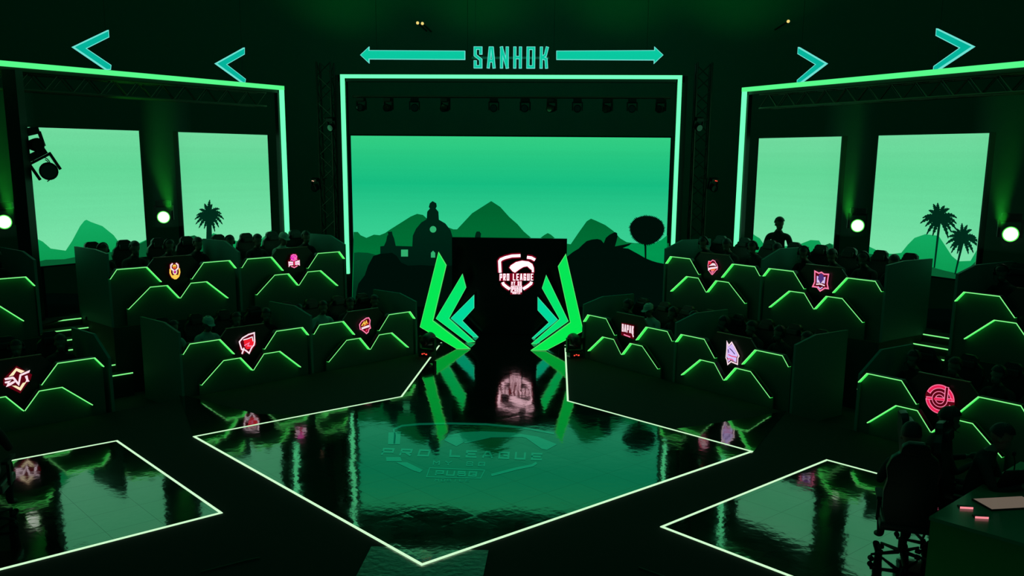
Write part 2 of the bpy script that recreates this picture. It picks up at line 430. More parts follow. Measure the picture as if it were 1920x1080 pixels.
graphic('window_graphic', [circ, [(752,468),(765,468),(765,481),(752,481)], [(808,483),(808,474),(812,470),(816,474),(816,483)]], cpx, 3, win, screen, NC)
def leafy(cx_, cy_, rx, ry, n=46, jag=.12, seed=1):
    rnd = random.Random(seed); pts = []
    for i in range(n*2):
        a = i/(n*2)*2*PI; k = 1+(jag if i % 2 else -jag*.3)*rnd.uniform(.4, 1.2)+.03*math.sin(3*a+seed)
        pts.append((cx_+rx*k*math.cos(a), cy_+ry*k*math.sin(a)))
    return pts
graphic('tree_graphic', [leafy(1213,431,32,27,64,.09,3), [(1208,452),(1212,452),(1212,486),(1209,486)]], cpx, 3, c_blk, screen, NC)
graphic('bush_graphic', [
 [(1060,500),(1062,482),(1075,472),(1085,466),(1092,459),(1100,452),(1110,449),(1120,448),(1127,450),(1132,456),(1136,446),(1143,440),(1149,437),(1153,435),(1157,437),(1158,443),(1156,452),(1153,462),(1168,459),(1184,456),(1180,460),(1168,465),(1178,466),(1187,471),(1198,477),(1210,484),(1222,489),(1232,492),(1252,496),(1252,575),(1060,575)]], cpx, 4, c_blk, screen, NC)
graphic('palm_bush_graphic', [
 [(668,548),(672,532),(684,516),(690,498),(700,480),(712,476),(735,474),(744,480),(752,492),(765,498),(790,497),(820,499),(850,498),(850,575),(668,575)]], cpx, 4, c_blk, screen, NC)

# sign over the centre frame
NS = (0, -1, 0)
def spx(x, y): return hit(x, y, (0, FY, 0), NS)
def offset_poly(P, d):
    n = len(P); V = [Vector(p) for p in P]
    A = sum(V[i].x*V[(i+1)%n].y-V[(i+1)%n].x*V[i].y for i in range(n)); s_ = 1 if A > 0 else -1
    out = []
    for i in range(n):
        d1 = (V[i]-V[i-1]).normalized(); d2 = (V[(i+1)%n]-V[i]).normalized()
        n1 = Vector((d1.y, -d1.x))*s_; n2 = Vector((d2.y, -d2.x))*s_; mt = n1+n2
        mt = mt/max(mt.length_squared, .25)*2; out.append(tuple(V[i]+mt*d))
    return out
def glow_shape(name, poly3, nrm, X, m_in, m_rim, parent, rim=.012, depth=.05):
    """thick illuminated shape with a brighter rim: poly3 planar 3D points"""
    nrm = Vector(nrm).normalized(); X = Vector(X).normalized(); Y = nrm.cross(X); O = Vector(poly3[0])
    p2 = [((Vector(p)-O).dot(X), (Vector(p)-O).dot(Y)) for p in poly3]
    inner = offset_poly(p2, -rim)
    b = MB(); b.prism([O+X*x+Y*y for x, y in p2], nrm, depth, 1)
    b.flat([O+X*x+Y*y+nrm*.003 for x, y in inner], nrm, 0)
    return b.build(name, [m_in, m_rim], parent)
sign = thing('word_sign', 'glowing teal sign reading SANHOK above the central screen frame', 'sign', (0,0,0))
o3 = spx(888, 128); X3 = (spx(1028, 128.5)-o3); 
XL = X3.length; fm = frame_map(o3, X3/XL, (0,0,1))
H = (spx(888, 87)-o3).z
for big, mi in ((0, 0),):
    x = 0; n = 6; gap = .52; u = XL/(n+gap*(n-1))
    for i, c in enumerate('SANHOK'):
        b = MB(); wd = .062
        for pl in G[c]:
            pts = [(x+wd/2+px*(u-wd), wd/2+py*(H-wd)) for px, py in pl]
            put(b, ribbon(pts, wd, wd*.5), fm, 0, 1, .04)
            put(b, ribbon(pts, wd*.66, wd*.33), fm, .004, 0)
        b.build('letter', [M['teal_c'], M['teal_rim']], sign)
        x += u*(1+gap)
b = MB(); b.tube((-.7, FY+.09, o3.z+H*.5), (-.7, FY+.09, 8), .003); b.tube((.7, FY+.09, o3.z+H*.5), (.7, FY+.09, 8), .003)
b.box(-.78, .8, FY+.07, FY+.11, o3.z+H*.45, o3.z+H*.55); b.build('hanging_frame', M['wire'], sign)
for pl, wh in (([(675,103),(692,87),(692,94),(872,95),(872,112),(692,111),(692,119)], 'left'), ([(1244,103),(1227,87),(1227,94),(1043,95),(1043,112),(1226,113),(1226,120)], 'right')):
    t = thing('arrow_sign', 'long glowing teal arrow pointing %s beside the word sign' % wh, 'sign', (0,0,0), 0, 'arrow signs above the central frame')
    glow_shape('arrow', [spx(x, y) for x, y in pl], NS, (1,0,0), M['teal_c'], M['teal_rim'], t, .012)
    b = MB(); q = spx(pl[3][0], 95); q2 = spx(pl[2][0], 95)
    for qq in (q, q2):
        b = MB(); b.tube((qq.x*.95, FY+.06, qq.z-.05), (qq.x*.95, FY+.06, 8), .003); b.build('hanging_wire', M['metal'], t)

# ------------------------------------------------------------------ side frames and screens
GX, GY, GT, GB, GA = 4.7444, 19.3536, 5.0119, 1.9567, .5372
def sdir(sg): return Vector((sg*math.sin(GA), -math.cos(GA), 0))
def snrm(sg): return Vector((-sg*math.cos(GA), -math.sin(GA), 0))
def spos(sg, s, off, z): return Vector((sg*GX, GY, 0)) + sdir(sg)*s - snrm(sg)*off + Vector((0,0,z))
def side_px(sg, off0):
    return lambda x, y, off=0: hit(x, y, spos(sg, 0, off0-off, 0), snrm(sg))
def ubox(b, sg, s0, s1, o0, o1, z0, z1, mi=0):
    P = [spos(sg, s, o, z) for s in (s0, s1) for o in (o0, o1) for z in (z0, z1)]
    n = len(b.v); b.v += P
    for q in ((0,1,3,2),(4,6,7,5),(0,4,5,1),(2,3,7,6),(0,2,6,4),(1,5,7,3)): b.f.append(tuple(n+i for i in q)); b.m.append(mi)
def truss(a, c, size, label, group=None, up=Vector((0,0,1)), n=None):
    a, c = Vector(a), Vector(c); d = (c-a); Ln = d.length; d.normalize()
    sd = d.cross(up).normalized(); u = sd.cross(d).normalized()
    t = thing('lighting_truss', label, 'truss', tuple(a), 0, group); base = a
    cor = [u*size/2*i+sd*size/2*j for i, j in ((1,1),(1,-1),(-1,-1),(-1,1))]
    for q in cor:
        b = MB(); b.tube(q, d*Ln+q, .022, seg=8); b.build('chord', M['truss'], t)
    b = MB(); n = n or max(3, int(Ln/size*1.1))
    for i in range(n):
        p0, p1 = d*(Ln*i/n), d*(Ln*(i+1)/n)
        for k in range(4):
            A_, B_ = cor[k], cor[(k+1) % 4]
            if i % 2: A_, B_ = B_, A_
            b.tube(p0+A_, p1+B_, .011, seg=5, cap=False)
    b.build('bracing', M['truss'], t)
    return t
for sg, wh in ((-1, 'left'), (1, 'right')):
    t = thing('light_frame', 'angled light bar frame over the two %s side screens' % wh, 'light frame', (0,0,0))
    b = MB(); ubox(b, sg, -.04, 8.2, -.04, .04, GT-.04, GT+.04); b.build('top_bar', M['barg'], t)
    b = MB(); ubox(b, sg, -.032, .032, -.04, .04, GB-.1, GT-.042); b.build('side_bar', M['bar'], t)
    b = MB(); ubox(b, sg, -.12, .06, .06, .16, 0, GT); ubox(b, sg, -.12, 8.2, .06, .12, GT-.1, GT+.04); b.build('support_frame', M['metal'], t)
    truss(spos(sg, .3, .28, GT-.24), spos(sg, 8.2, .28, GT-.24), .27, 'horizontal box truss hanging under the %s angled light bar' % wh, 'trusses under the side light bars')
    # screens
    sky2 = led('side_screen_sky_'+wh, [(1.75, s2l(128,228,172)), (2.6, s2l(110,220,160)), (3.4, s2l(98,214,150)), (4.05, s2l(112,218,158))])
    hillL = led('side_light_hill_'+wh, [(1.75, s2l(10,150,78)), (2.6, s2l(18,172,98))])
    hillD = led('side_dark_hill_'+wh, [(0, s2l(6,88,46))])
    palmM = led('side_palm_'+wh, [(0, s2l(0,42,26))], grain=.3)
    fn = side_px(sg, .3); nr = snrm(sg)
    for k, (s0, s1) in enumerate(((.17, 2.35), (3.19, 5.31))):
        far = ['nearest the centre', 'outermost'][k]
        sub = {(-1,0): 'a palm tree', (-1,1): 'a pointed hill', (1,0): 'low hills', (1,1): 'two palm trees'}[(sg, k)]
        sn = thing('led_screen', 'green LED screen showing %s, %s side, %s' % (sub, wh, far), 'screen', (0,0,0))
        b = MB(); ubox(b, sg, s0-.03, s1+.03, .302, .42, 1.72, 4.07); b.build('housing', M['metal'], sn)
        b = MB(); q = [spos(sg, s0, .3, 1.75), spos(sg, s1, .3, 1.75), spos(sg, s1, .3, 4.055), spos(sg, s0, .3, 4.055)]
        b.flat(q, nr); b.build('display', sky2, sn)
        b = MB(); ubox(b, sg, s0+.1, s0+.2, .45, .55, -.279, 4.0); b.build('stand', M['metal'], sn); b = MB(); ubox(b, sg, s1-.2, s1-.1, .45, .55, -.279, 4.0); b.build('stand', M['metal'], sn)
        def clip(polys):
            # keep the picture inside the screen's own edges
            out = []
            for pl in polys:
                c3 = []
                for x, y in pl:
                    p = fn(x, y, 0); rel = p-spos(sg, 0, .3, 0); s_ = min(max(rel.dot(sdir(sg)), s0), s1); z_ = min(max(p.z, 1.75), 4.05)
                    c3.append((s_, z_))
                out.append(c3)
            return out
        def g2(name, polys, layer, m_):
            b = MB()
            for c3 in clip(polys): b.flat([spos(sg, s_, .3-.002-layer*.004, z_) for s_, z_ in c3], nr)
            return b.build(name, m_, sn)
        def palm(cx_, cy_, R, seed, trunk):
            rnd = random.Random(seed); P = []
            angs = [-92,-70,-50,-30,-10,12,38,62,-112,-132,-152,-172,168,142,118]
            for i, a0 in enumerate(angs):
                a = math.radians(a0+rnd.uniform(-6, 6)); L_ = R*rnd.uniform(.92, 1.12)*(.85 if a0 > 30 else 1)
                sp_ = []
                N_ = 14
                for j in range(N_+1):
                    f = j/N_; sp_.append((cx_+math.cos(a)*L_*f*(1-.08*f), cy_+math.sin(a)*L_*f*.95 + (f**2.2)*L_*.46*abs(math.cos(a))**.5))
                up_, dn = [], []
                for j in range(N_+1):
                    f = j/N_; wv = R*.15*math.sin(PI*min(f*.86+.14, 1))**.7*(1.2 if j % 2 else .72)
                    a_ = sp_[max(j-1, 0)]; c_ = sp_[min(j+1, N_)]; tx, ty = c_[0]-a_[0], c_[1]-a_[1]; l_ = math.hypot(tx, ty) or 1
                    if j == N_: wv = .3
                    up_.append((sp_[j][0]-ty/l_*wv*.5, sp_[j][1]+tx/l_*wv*.5)); dn.append((sp_[j][0]+ty/l_*wv*.9, sp_[j][1]-tx/l_*wv*.9))
                P.append(up_+dn[::-1])
            P.append(leafy(cx_, cy_+R*.05, R*.22, R*.25, 8, .2, seed))
            P.append(trunk); return P
        if sg < 0 and k == 1:
            g2('hill_graphic', [[(60,449),(72,449),(80,453),(95,466),(123,470),(135,452),(150,424),(158,414),(162,412),(170,416),(192,424),(213,441),(225,457),(240,459),(255,458),(280,449),(280,520),(60,520)]], 0, hillL)
            g2('ground_graphic', [[(60,492),(85,487),(120,486),(140,482),(170,470),(200,472),(217,473),(245,470),(256,460),(280,450),(280,520),(60,520)]], 1, hillD)
        if sg < 0 and k == 0:
            g2('hill_graphic', [[(340,452),(383,449),(392,443),(400,437),(412,441),(425,446),(445,452),(455,452),(475,457),(490,448),(512,431),(512,520),(340,520)]], 0, hillL)
            g2('ground_graphic', [[(340,456),(347,450),(355,443),(364,441),(380,449),(392,449),(400,447),(412,450),(424,460),(440,470),(450,478),(450,520),(340,520)]], 1, hillD)
            g2('palm_graphic', palm(391, 402, 30, 2, [(387,410),(396,410),(397,450),(386,450)]), 2, palmM)
        if sg > 0 and k == 0:
            g2('hill_graphic', [[(1405,438),(1415,441),(1425,447),(1431,456),(1450,462),(1492,461),(1507,455),(1520,450),(1536,451),(1541,460),(1545,460),(1556,456),(1575,460),(1575,520),(1405,520)]], 0, hillL)
            g2('ground_graphic', [[(1530,480),(1540,463),(1556,456),(1575,462),(1575,520),(1530,520)]], 1, hillD)
        if sg > 0 and k == 1:
            g2('hill_graphic', [[(1625,462),(1640,467),(1655,475),(1675,476),(1690,474),(1702,459),(1715,446),(1735,439),(1760,442),(1772,460),(1785,480),(1797,490),(1820,489),(1845,470),(1845,530),(1625,530)]], 0, hillL)
            g2('ground_graphic', [[(1625,475),(1680,484),(1741,499),(1770,507),(1792,512),(1805,512),(1820,500),(1845,492),(1845,540),(1625,540)]], 1, hillD)
            g2('palm_graphic', palm(1762, 408, 37, 4, [(1760,415),(1765,415),(1754,502),(1751,502)]) + palm(1806, 446, 33, 9, [(1803,455),(1808,455),(1793,514),(1790,514)]), 2, palmM)
# chevrons standing on the side bars
for sg, wh, pls in ((-1, 'left', ([(137,88),(204,56),(205,70),(163,91),(209,122),(208,131),(200,131)], [(405,119),(459,89),(459,102),(426,121),(461,148),(460,156),(455,155)])),
                    (1, 'right', ([(1825,87),(1755,53),(1754,67),(1798,90),(1750,124),(1749,132),(1757,132)], [(1549,119),(1496,88),(1495,101),(1528,121),(1494,150),(1494,157),(1500,156)]))):
    for k, pl in enumerate(pls):
        t = thing('chevron_sign', 'glowing teal chevron pointing %s above the %s angled bar, %s' % (wh, wh, ['large one near the picture edge', 'small one nearer the centre'][k]), 'sign', (0,0,0), 0, 'chevrons above the side bars')
        f_ = side_px(sg, .08)
        glow_shape('chevron', [f_(x, y) for x, y in pl], snrm(sg), sdir(sg), M['teal'], M['teal_rim'], t, .014)
        b = MB(); q = f_(pl[1][0], pl[1][1]+8) - snrm(sg)*.09; b.tube(q, q+Vector((0,0,2.6)), .003); 
        q2 = f_(pl[5][0], pl[5][1]) - snrm(sg)*.09; b.tube((q2.x, q2.y, GT), q, .004); b.build('hanging_wire', M['metal'], t)

# ------------------------------------------------------------------ lamps
def disc(b, c, n, r, mi, seg=20):
    n = Vector(n).normalized(); u = n.orthogonal().normalized(); v = n.cross(u)
    b.flat([Vector(c)+u*r*math.cos(2*PI*i/seg)+v*r*math.sin(2*PI*i/seg) for i in range(seg)], n, mi)
def make_moving_head(name, label, lit=False, group=None, cat='stage light'):
    """base on top, yoke below, head between the arms; local origin at the base; lens looks to -Y"""
    t = thing(name, label, cat, (0,0,0), 0, group)
    b = MB(); b.box(-.14, .14, -.1, .1, -.1, 0); b.build('base', M['metal'], t, bevel=.012)
    b = MB()
    b.box(-.16, .16, -.03, .03, -.14, -.105)
    for s_ in (-1, 1): b.box(s_*.16-.02, s_*.16+.02, -.045, .045, -.38, -.10)
    b.build('yoke', M['metal'], t, bevel=.006)
    hd = MB(); R_ = Matrix.Translation((0, 0, -.32)) @ Matrix.Rotation(math.radians(90), 4, 'X')
    hd.lathe([(.0,-.16),(.07,-.16),(.10,-.12),(.115,-.02),(.125,.08),(.13,.14),(.12,.15)], R_, 20)
    h_ = hd.build('head', M['metal'], t, smooth=True)
    le = MB(); disc(le, (0, -.146, -.32), (0,-1,0), .105, 0)
    if lit: disc(le, (0, -.144, -.32), (0,-1,0), .122, 1)
    lo_ = le.build('lens', [M['lens'], M['lensrim']] if lit else [M['glass']], h_)
    return t
# lit wash lamps between and beside the side screens
LP = [(-1, 10, 417, 'far left edge of the picture'), (-1, 308, 408, 'gap between the two left side screens'), (1, 1607, 424, 'gap between the two right side screens'), (1, 1893, 440, 'far right edge of the picture')]
proto = make_moving_head('wash_light', 'x', True); tree = collect(proto)
for i, (sg, x, y, wh) in enumerate(LP):
    p = hit(x, y, spos(sg, 0, .12, 0), snrm(sg))
    o = proto if i == 0 else stamp(tree)
    tag(o, 'lit green-white wash lamp aimed at the audience, %s' % wh, 'stage light', 'lit wash lamps')
    o.rotation_euler = (0, 0, math.atan2(p.x-CX, p.y)*-1*.8); o.location = p + Vector((0, 0, .32)); o.scale = (.95,.95,.95)
    # its upward green beam in the hall haze
    aim = p + snrm(sg)*.3 + Vector((-.35, -.1, 2.6))
    lamp('wash_beam', 'SPOT', p+Vector((0,0,.10))+snrm(sg)*.2, aim, 190, (.03, 1, .06), spot_size=math.radians(38), spot_blend=.8, shadow_soft_size=.06)
hz = bpy.data.materials.new('stage_haze'); hz.use_nodes = True; hz.node_tree.nodes.clear()
vo = hz.node_tree.nodes.new('ShaderNodeOutputMaterial'); vs = hz.node_tree.nodes.new('ShaderNodeVolumeScatter'); vs.inputs['Density'].default_value = .10; vs.inputs['Anisotropy'].default_value = .2
hz.node_tree.links.new(vs.outputs[0], vo.inputs['Volume'])
for sg, s0, s1, wh in ((-1, 2.38, 3.16, 'gap between the two left screens'), (1, 2.38, 3.16, 'gap between the two right screens'), (-1, 5.36, 7.0, 'outer left end'), (1, 5.36, 7.0, 'outer right end')):
    b = MB(); ubox(b, sg, s0, s1, -.2, .28, 2.3, 4.6); o = b.build('stage_haze', hz, recalc=True)
    tag(o, 'thin green haze lit by the wash lamp, %s' % wh, 'haze', 'haze around the wash lamps', 'stuff')
# stage light bar in the centre frame
b = MB(); b.tube((-3.3, FY+.3, 4.86), (3.3, FY+.3, 4.86), .025)
tag(b.build('lighting_pipe', M['truss']), 'dark horizontal pipe carrying spotlights across the top of the central frame', 'pipe')
proto = make_moving_head('spotlight', 'x'); tree = collect(proto)
names = ['first', 'second', 'third', 'fourth', 'fifth', 'sixth', 'seventh', 'eighth', 'ninth', 'tenth', 'eleventh']
for i, x in enumerate((677, 728, 777, 835, 926, 985, 1035, 1083, 1140, 1186, 1240)):
    p = hit(x, 178, (0, FY+.3, 0), NC); o = proto if i == 0 else stamp(tree)
    tag(o, 'unlit dark spotlight hanging inside the central frame, %s from the left' % names[i], 'stage light', 'unlit spotlights over the central screen')
    o.location = (p.x, FY+.3, 4.83); o.rotation_euler = (0, 0, random.uniform(-.6, .6)); o.scale = (.62,.62,.62)
# silhouetted pair on the pole at the left edge
pole = thing('truss_tower', 'dark upright pole at the left edge in front of the outer left screen', 'truss', (0,0,0))
pc = hit(38, 300, spos(-1, 0, -.25, 0), snrm(-1))
b = MB(); b.box(pc.x-.11, pc.x+.11, pc.y-.1, pc.y+.1, .92, 4.9); b.build('post', M['metal'], pole)
b = MB(); b.box(pc.x-.3, pc.x+.3, pc.y-.3, pc.y+.3, .905, .935); b.build('foot_plate', M['metal'], pole)
for (x, y, sc_, rz, tx, wh) in ((57, 252, .85, .9, .25, 'upper small'), (68, 296, 1.1, .6, .5, 'lower large')):
    o = stamp(tree); tag(o, '%s dark spotlight clamped to the pole, silhouetted against the outer left screen' % wh, 'stage light', 'spotlights on the left pole')
    p = hit(x, y, (pc.x, pc.y, 0), snrm(-1)); o.location = p + Vector((-.02,0,.1)); o.rotation_euler = (0, -tx, rz); o.scale = (sc_,)*3
b = MB(); p = hit(75, 318, (pc.x, pc.y-.1, 0), snrm(-1))
for rr in (.16, .19):
    pts = [p + (RT*math.cos(a)*.6 + Vector((0,0,1))*math.sin(a))*rr for a in [(-80+i*16)*PI/180 for i in range(11)]]
    b.path([q+RT*.08 for q in pts], .008, 5)
p2 = hit(60, 280, (pc.x, pc.y-.1, 0), snrm(-1))
b.path([p2+RT*(.08*math.sin(i/8*PI))+Vector((0,0,.1-.28*i/8)) for i in range(9)], .008, 5)
tag(b.build('cable', M['rubber']), 'thin looping black cables hanging off the left pole spotlights', 'cable')

# dark towers in the gaps beside the centre frame, with small lamps
for sg, wh in ((-1, 'left'), (1, 'right')):
    x = sg*4.02
    truss((x, FY+.9, 0.02), (x, FY+.9, 5.6), .3, 'dark upright truss tower in the gap %s of the central frame' % wh, 'truss towers beside the central frame', up=Vector((0,1,0)))
    for k, (yy, hgt) in enumerate(((343, 'lower'), (230, 'upper'))):
        xx = {(-1,343): 592, (-1,230): 622, (1,343): 1338, (1,230): 1310}[(sg, yy)]
        p = hit(xx, yy, (0, FY+.6, 0), NC); o = stamp(tree)
        tag(o, 'dark moving spotlight on the %s truss tower, %s of its two' % (wh, hgt), 'stage light', 'spotlights on the truss towers')
        o.location = (p.x, FY+.5, p.z+.1); o.rotation_euler = (.3, 0, sg*.4)
        bpy.context.view_layer.update()
        lv = o.matrix_basis.inverted() @ Vector((x-sg*.0, FY+.76, o.location.z)); b = MB(); b.tube((0,.0,-.05), lv, .018); b.build('clamp', M['truss'], o)
        if k == 0:
            b = MB(); b.box(-.03, .0, -.13, -.11, -.06, -.04); b.box(.03, .05, -.13, -.11, -.07, -.05)
            q = b.build('indicator_light', M['red_led'] if sg > 0 else M['warm_led'], o)
# floor standing moving heads beside the runway
for sg, wh, x, y in ((-1, 'left', 801, 668), (1, 'right', 1078, 670)):
    p = hit(x, y, (0,0,0), (0,0,1)); o = stamp(tree)
    tag(o, 'dark moving light standing on the deck %s of the portal with red indicators' % wh, 'stage light', 'floor lights beside the runway')
    o.location = (p.x, p.y, .01); o.rotation_euler = (PI, 0, sg*.35); o.scale = (.95,)*3
    b = MB(); b.box(-.06, -.04, .1, .112, -.06, -.04); b.box(.02, .05, .1, .112, -.06, -.04); b.box(-.02,.0,.1,.112,-.07,-.055)
    b.build('indicator_light', M['red_led'], o)
# tiny far lamps high on the rig
for x, y, wh in ((783, 43, 'left of a close pair'), (792, 44, 'right of a close pair'), (1478, 40, 'alone on the right')):
    p = hit(x, y, (0, 22, 0), NC)
    t = thing('pin_light', 'tiny warm lamp high on the dark drapes, %s' % wh, 'stage light', tuple(p), 0, 'tiny lamps on the drapes')
    b = MB(); b.tube((0,0,0), (0,1.35,0), .02); b.build('bracket', M['metal'], t)
    b = MB(); b.lathe([(0,-.05),(.028,-.04),(.035,0),(.03,.03),(0,.035)], Matrix.Rotation(PI/2,4,'X'), 10); b.build('bulb', mat('warm_bulb', (0,0,0), .4, emit=(.9,.7,.2), es=1.0), t)

# ------------------------------------------------------------------ portal
PY = 18.75
pt = thing('stage_backdrop', 'upright black glossy panel with the glowing white and red league shield', 'stage panel', (0, PY, 0))
pt.location = (0,0,0)
pbm = mat('glossy_black_panel', (.004,.006,.005), .18, ior=1.5)
b = MB(); b.box(-1.125, 1.235, PY, PY+.12, 0.006, 2.02); b.build('panel', pbm, pt)
def ppx(x, y, off=0): return hit(x, y, (0, PY-off, 0), NC)
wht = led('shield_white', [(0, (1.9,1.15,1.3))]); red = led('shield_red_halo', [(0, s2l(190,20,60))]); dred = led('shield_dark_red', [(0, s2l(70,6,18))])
# shield strokes in photograph-measured proportions, laid out on the panel face
Z5 = lambda x, y: (820+x/4.911, 440+y/4.911)
arcs = [
 [(575,350),(568,245),(580,228),(620,212),(680,198),(760,196)],
 [(820,212),(860,218),(895,238)],
 [(600,438),(608,458),(640,485),(668,502)],
 [(865,438),(860,455),(825,482),(788,504)],
]
helm = [(660,305),(672,285),(720,255),(775,243),(835,252),(870,275),(884,310),(886,350),(868,352),(866,330),(845,315),(825,295),(790,300),(755,320),(712,352),(690,340)]
def shield(b, fn, mi_w, mi_h, k=1.0):
    O = fn(*Z5(560, 540)); X = (fn(*Z5(900, 540))-O); X.normalize(); Y = Vector((0,0,1))
    def w2(p): v = fn(*Z5(*p))-O; return (v.dot(X), v.dot(Y))
    fm = frame_map(O, X, Y)
    px = (fn(*Z5(900, 540))-O).length/340
    for pl in arcs:
        q = [w2(p) for p in pl]
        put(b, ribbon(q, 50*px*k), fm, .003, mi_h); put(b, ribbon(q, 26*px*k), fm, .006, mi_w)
    hq = [w2(p) for p in helm]
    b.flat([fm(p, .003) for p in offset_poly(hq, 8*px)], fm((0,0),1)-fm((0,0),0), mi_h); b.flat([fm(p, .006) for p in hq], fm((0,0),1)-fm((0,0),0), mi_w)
    def T(txt, x0, x1, y0, y1, wd, gap=.3):
        a = w2((x0, y1)); c = w2((x1, y0))
        for s_, off, mi in ((wd+10, .0035, mi_h), (wd, .0065, mi_w)):
            for c_, qs in text_quads(txt, a[0], c[0], a[1], c[1], wd*px, gap):
                pass
        for c_, qs in text_quads(txt, a[0], c[0], a[1], c[1], wd*px, gap): put(b, qs, fm, .0065, mi_w)
    bx = lambda x0, y0, x1, y1, off, mi: b.flat([fm(w2(p), off) for p in ((x0,y1),(x1,y1),(x1,y0),(x0,y0))], fm((0,0),1)-fm((0,0),0), mi)
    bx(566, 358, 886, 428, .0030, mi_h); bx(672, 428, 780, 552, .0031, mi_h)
    T('PRO LEAGUE', 572, 880, 364, 422, 8.5, .42)
    T('MY SG', 680, 774, 434, 467, 5.5, .4)
    put(b, ribbon([w2(p) for p in ((680,476),(775,476),(775,530),(680,530),(680,476))], 7*px), fm, .0065, mi_w)
    T('PUBG', 688, 768, 485, 521, 6, .3)
    T('MOBILE', 692, 764, 536, 549, 3, .25)
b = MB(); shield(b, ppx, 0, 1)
b.build('shield_emblem', [wht, led('shield_halo', [(0, s2l(120,10,32))])], pt)  # red glow around the strokes painted as wider emissive shapes
b = MB()
for i in range(2): b.tube((-.4+i*.9, PY+.17, 0), (-.4+i*.9, PY+.14, 1.9), .02)
b.build('brace', M['metal'], pt)

# portal wings: three nested chevrons each side, one behind the other
wings = {
 (-1, 0): (17.16, [(822,472),(837,497),(812,601),(882,655),(856,655),(787,613)]),
 (-1, 1): (17.80, [(867,513),(874,539),(842,597),(891,642),(877,643),(817,597)]),
 (-1, 2): (18.38, [(889,552),(889,577),(867,601),(897,632),(887,632),(845,596)]),
 (1, 0): (17.16, [(1061,475),(1046,499),(1069,604),(995,657),(1024,657),(1094,620)]),
 (1, 1): (17.80, [(1024,515),(1016,540),(1049,598),(996,645),(1007,645),(1066,602)]),
 (1, 2): (18.38, [(1008,556),(1008,581),(1029,604),(997,634),(1003,634),(1046,599)]),
}
wm = [led('outer_wing_green', [(0, s2l(4,235,78)), (2, s2l(8,228,88))], band=0), led('middle_wing_green', [(0, s2l(0,228,120)), (1.5, s2l(5,232,98))], band=0), led('inner_wing_teal', [(0, s2l(0,220,150)), (1.2, s2l(0,215,165))], band=0)]
rimm = [led('wing_rim_%d' % i, [(0, s2l(*c))]) for i, c in enumerate(((90,235,110), (70,232,120), (60,225,160)))]
for (sg, k), (yy, pl) in wings.items():
    P = [hit(x, y, (0, yy, 0), NC) for x, y in pl]
    zmin = min(p.z for p in P)
    P = [Vector((p.x, p.y, p.z-zmin+.012 if p.z-zmin < .06 else p.z-zmin*.5)) for p in P]
    t = thing('portal_wing', '%s glowing %s chevron panel on the %s of the portal' % (['tall outer', 'middle', 'short inner'][k], ['bright green', 'green', 'teal'][k], ['left', 'right'][sg > 0]), 'light panel', (0,0,0), 0, 'nested chevron panels at the portal')
    glow_shape('light_face', P, NC, (1,0,0), wm[k], rimm[k], t, .010, .03)
    b = MB(); b.prism([p+Vector((0,.035,0)) for p in P], NC, .09); b.build('backing', M['metal'], t)
    b = MB(); q = P[2]; b.tube((q.x, yy+.1, q.z), (q.x+sg*.02, yy+.42, .01), .018); b.box(q.x-.12, q.x+.12, yy+.3, yy+.46, .006, .03); b.build('brace', M['metal'], t)

# ------------------------------------------------------------------ floor emblem (picture on the floor screen)
ffm = floor_mat('floor_emblem_light', .055, 2.5, emit=(.001,.078,.038))
def fpx(x, y): p = hit(x, y, (0,0,.0125), (0,0,1)); return p
Zf = lambda x, y: (690+x/5.189, 780+y/5.189)
emb = MB(); UPV = (0,0,1)
def fq(pl): emb.flat([fpx(*Zf(x, y)) for x, y in pl], UPV)
def fstroke(pl, wd):
    for q in ribbon([(x, -y) for x, y in pl], wd): fq([(p.x, -p.y) for p in q])
fstroke([(255,270),(262,190),(250,130),(330,95),(500,78),(800,72),(1150,80),(1500,112),(1810,170)], 18)
fq([(200,160),(320,150),(310,275),(195,275)])
fq([(780,190),(880,165),(960,240),(860,295),(740,235)])
fq([(880,160),(1100,148),(1400,160),(1650,200),(1840,275),(1740,330),(1690,320),(1540,215),(1500,205),(1200,208),(1000,255),(940,265)])
fq([(175,400),(315,400),(330,440),(180,440)]); fq([(270,450),(380,450),(535,525),(505,550),(440,530)])
fstroke([(1200,575),(1450,510),(1600,480),(1640,455)], 24)
def ftext(txt, x0, y0, x1, y1, hgt, wd, gap, skew):
    """text along the line (x0,y0)-(x1,y1) of baselines"""
    Ln = x1-x0
    for c_, qs in text_quads(txt, 0, Ln, 0, hgt, wd, gap, skew):
        for q in qs: fq([(x0+p.x, y0+(y1-y0)*p.x/Ln-p.y) for p in q])
ftext('PRO', 125, 378, 590, 396, 70, 18, .55, .35); ftext('LEAGUE', 790, 398, 1690, 432, 72, 18, .5, .1)
ftext('MY SG', 630, 475, 1135, 490, 42, 9, .8, .15)
fstroke([(600,505),(1135,528),(1095,605),(570,592),(600,505)], 9)
ftext('PUBG', 650, 578, 1055, 592, 52, 14, .3, .2)
ftext('MOBILE', 650, 636, 985, 640, 24, 5, .6, .15)
emb.build('floor_emblem', ffm, fl)

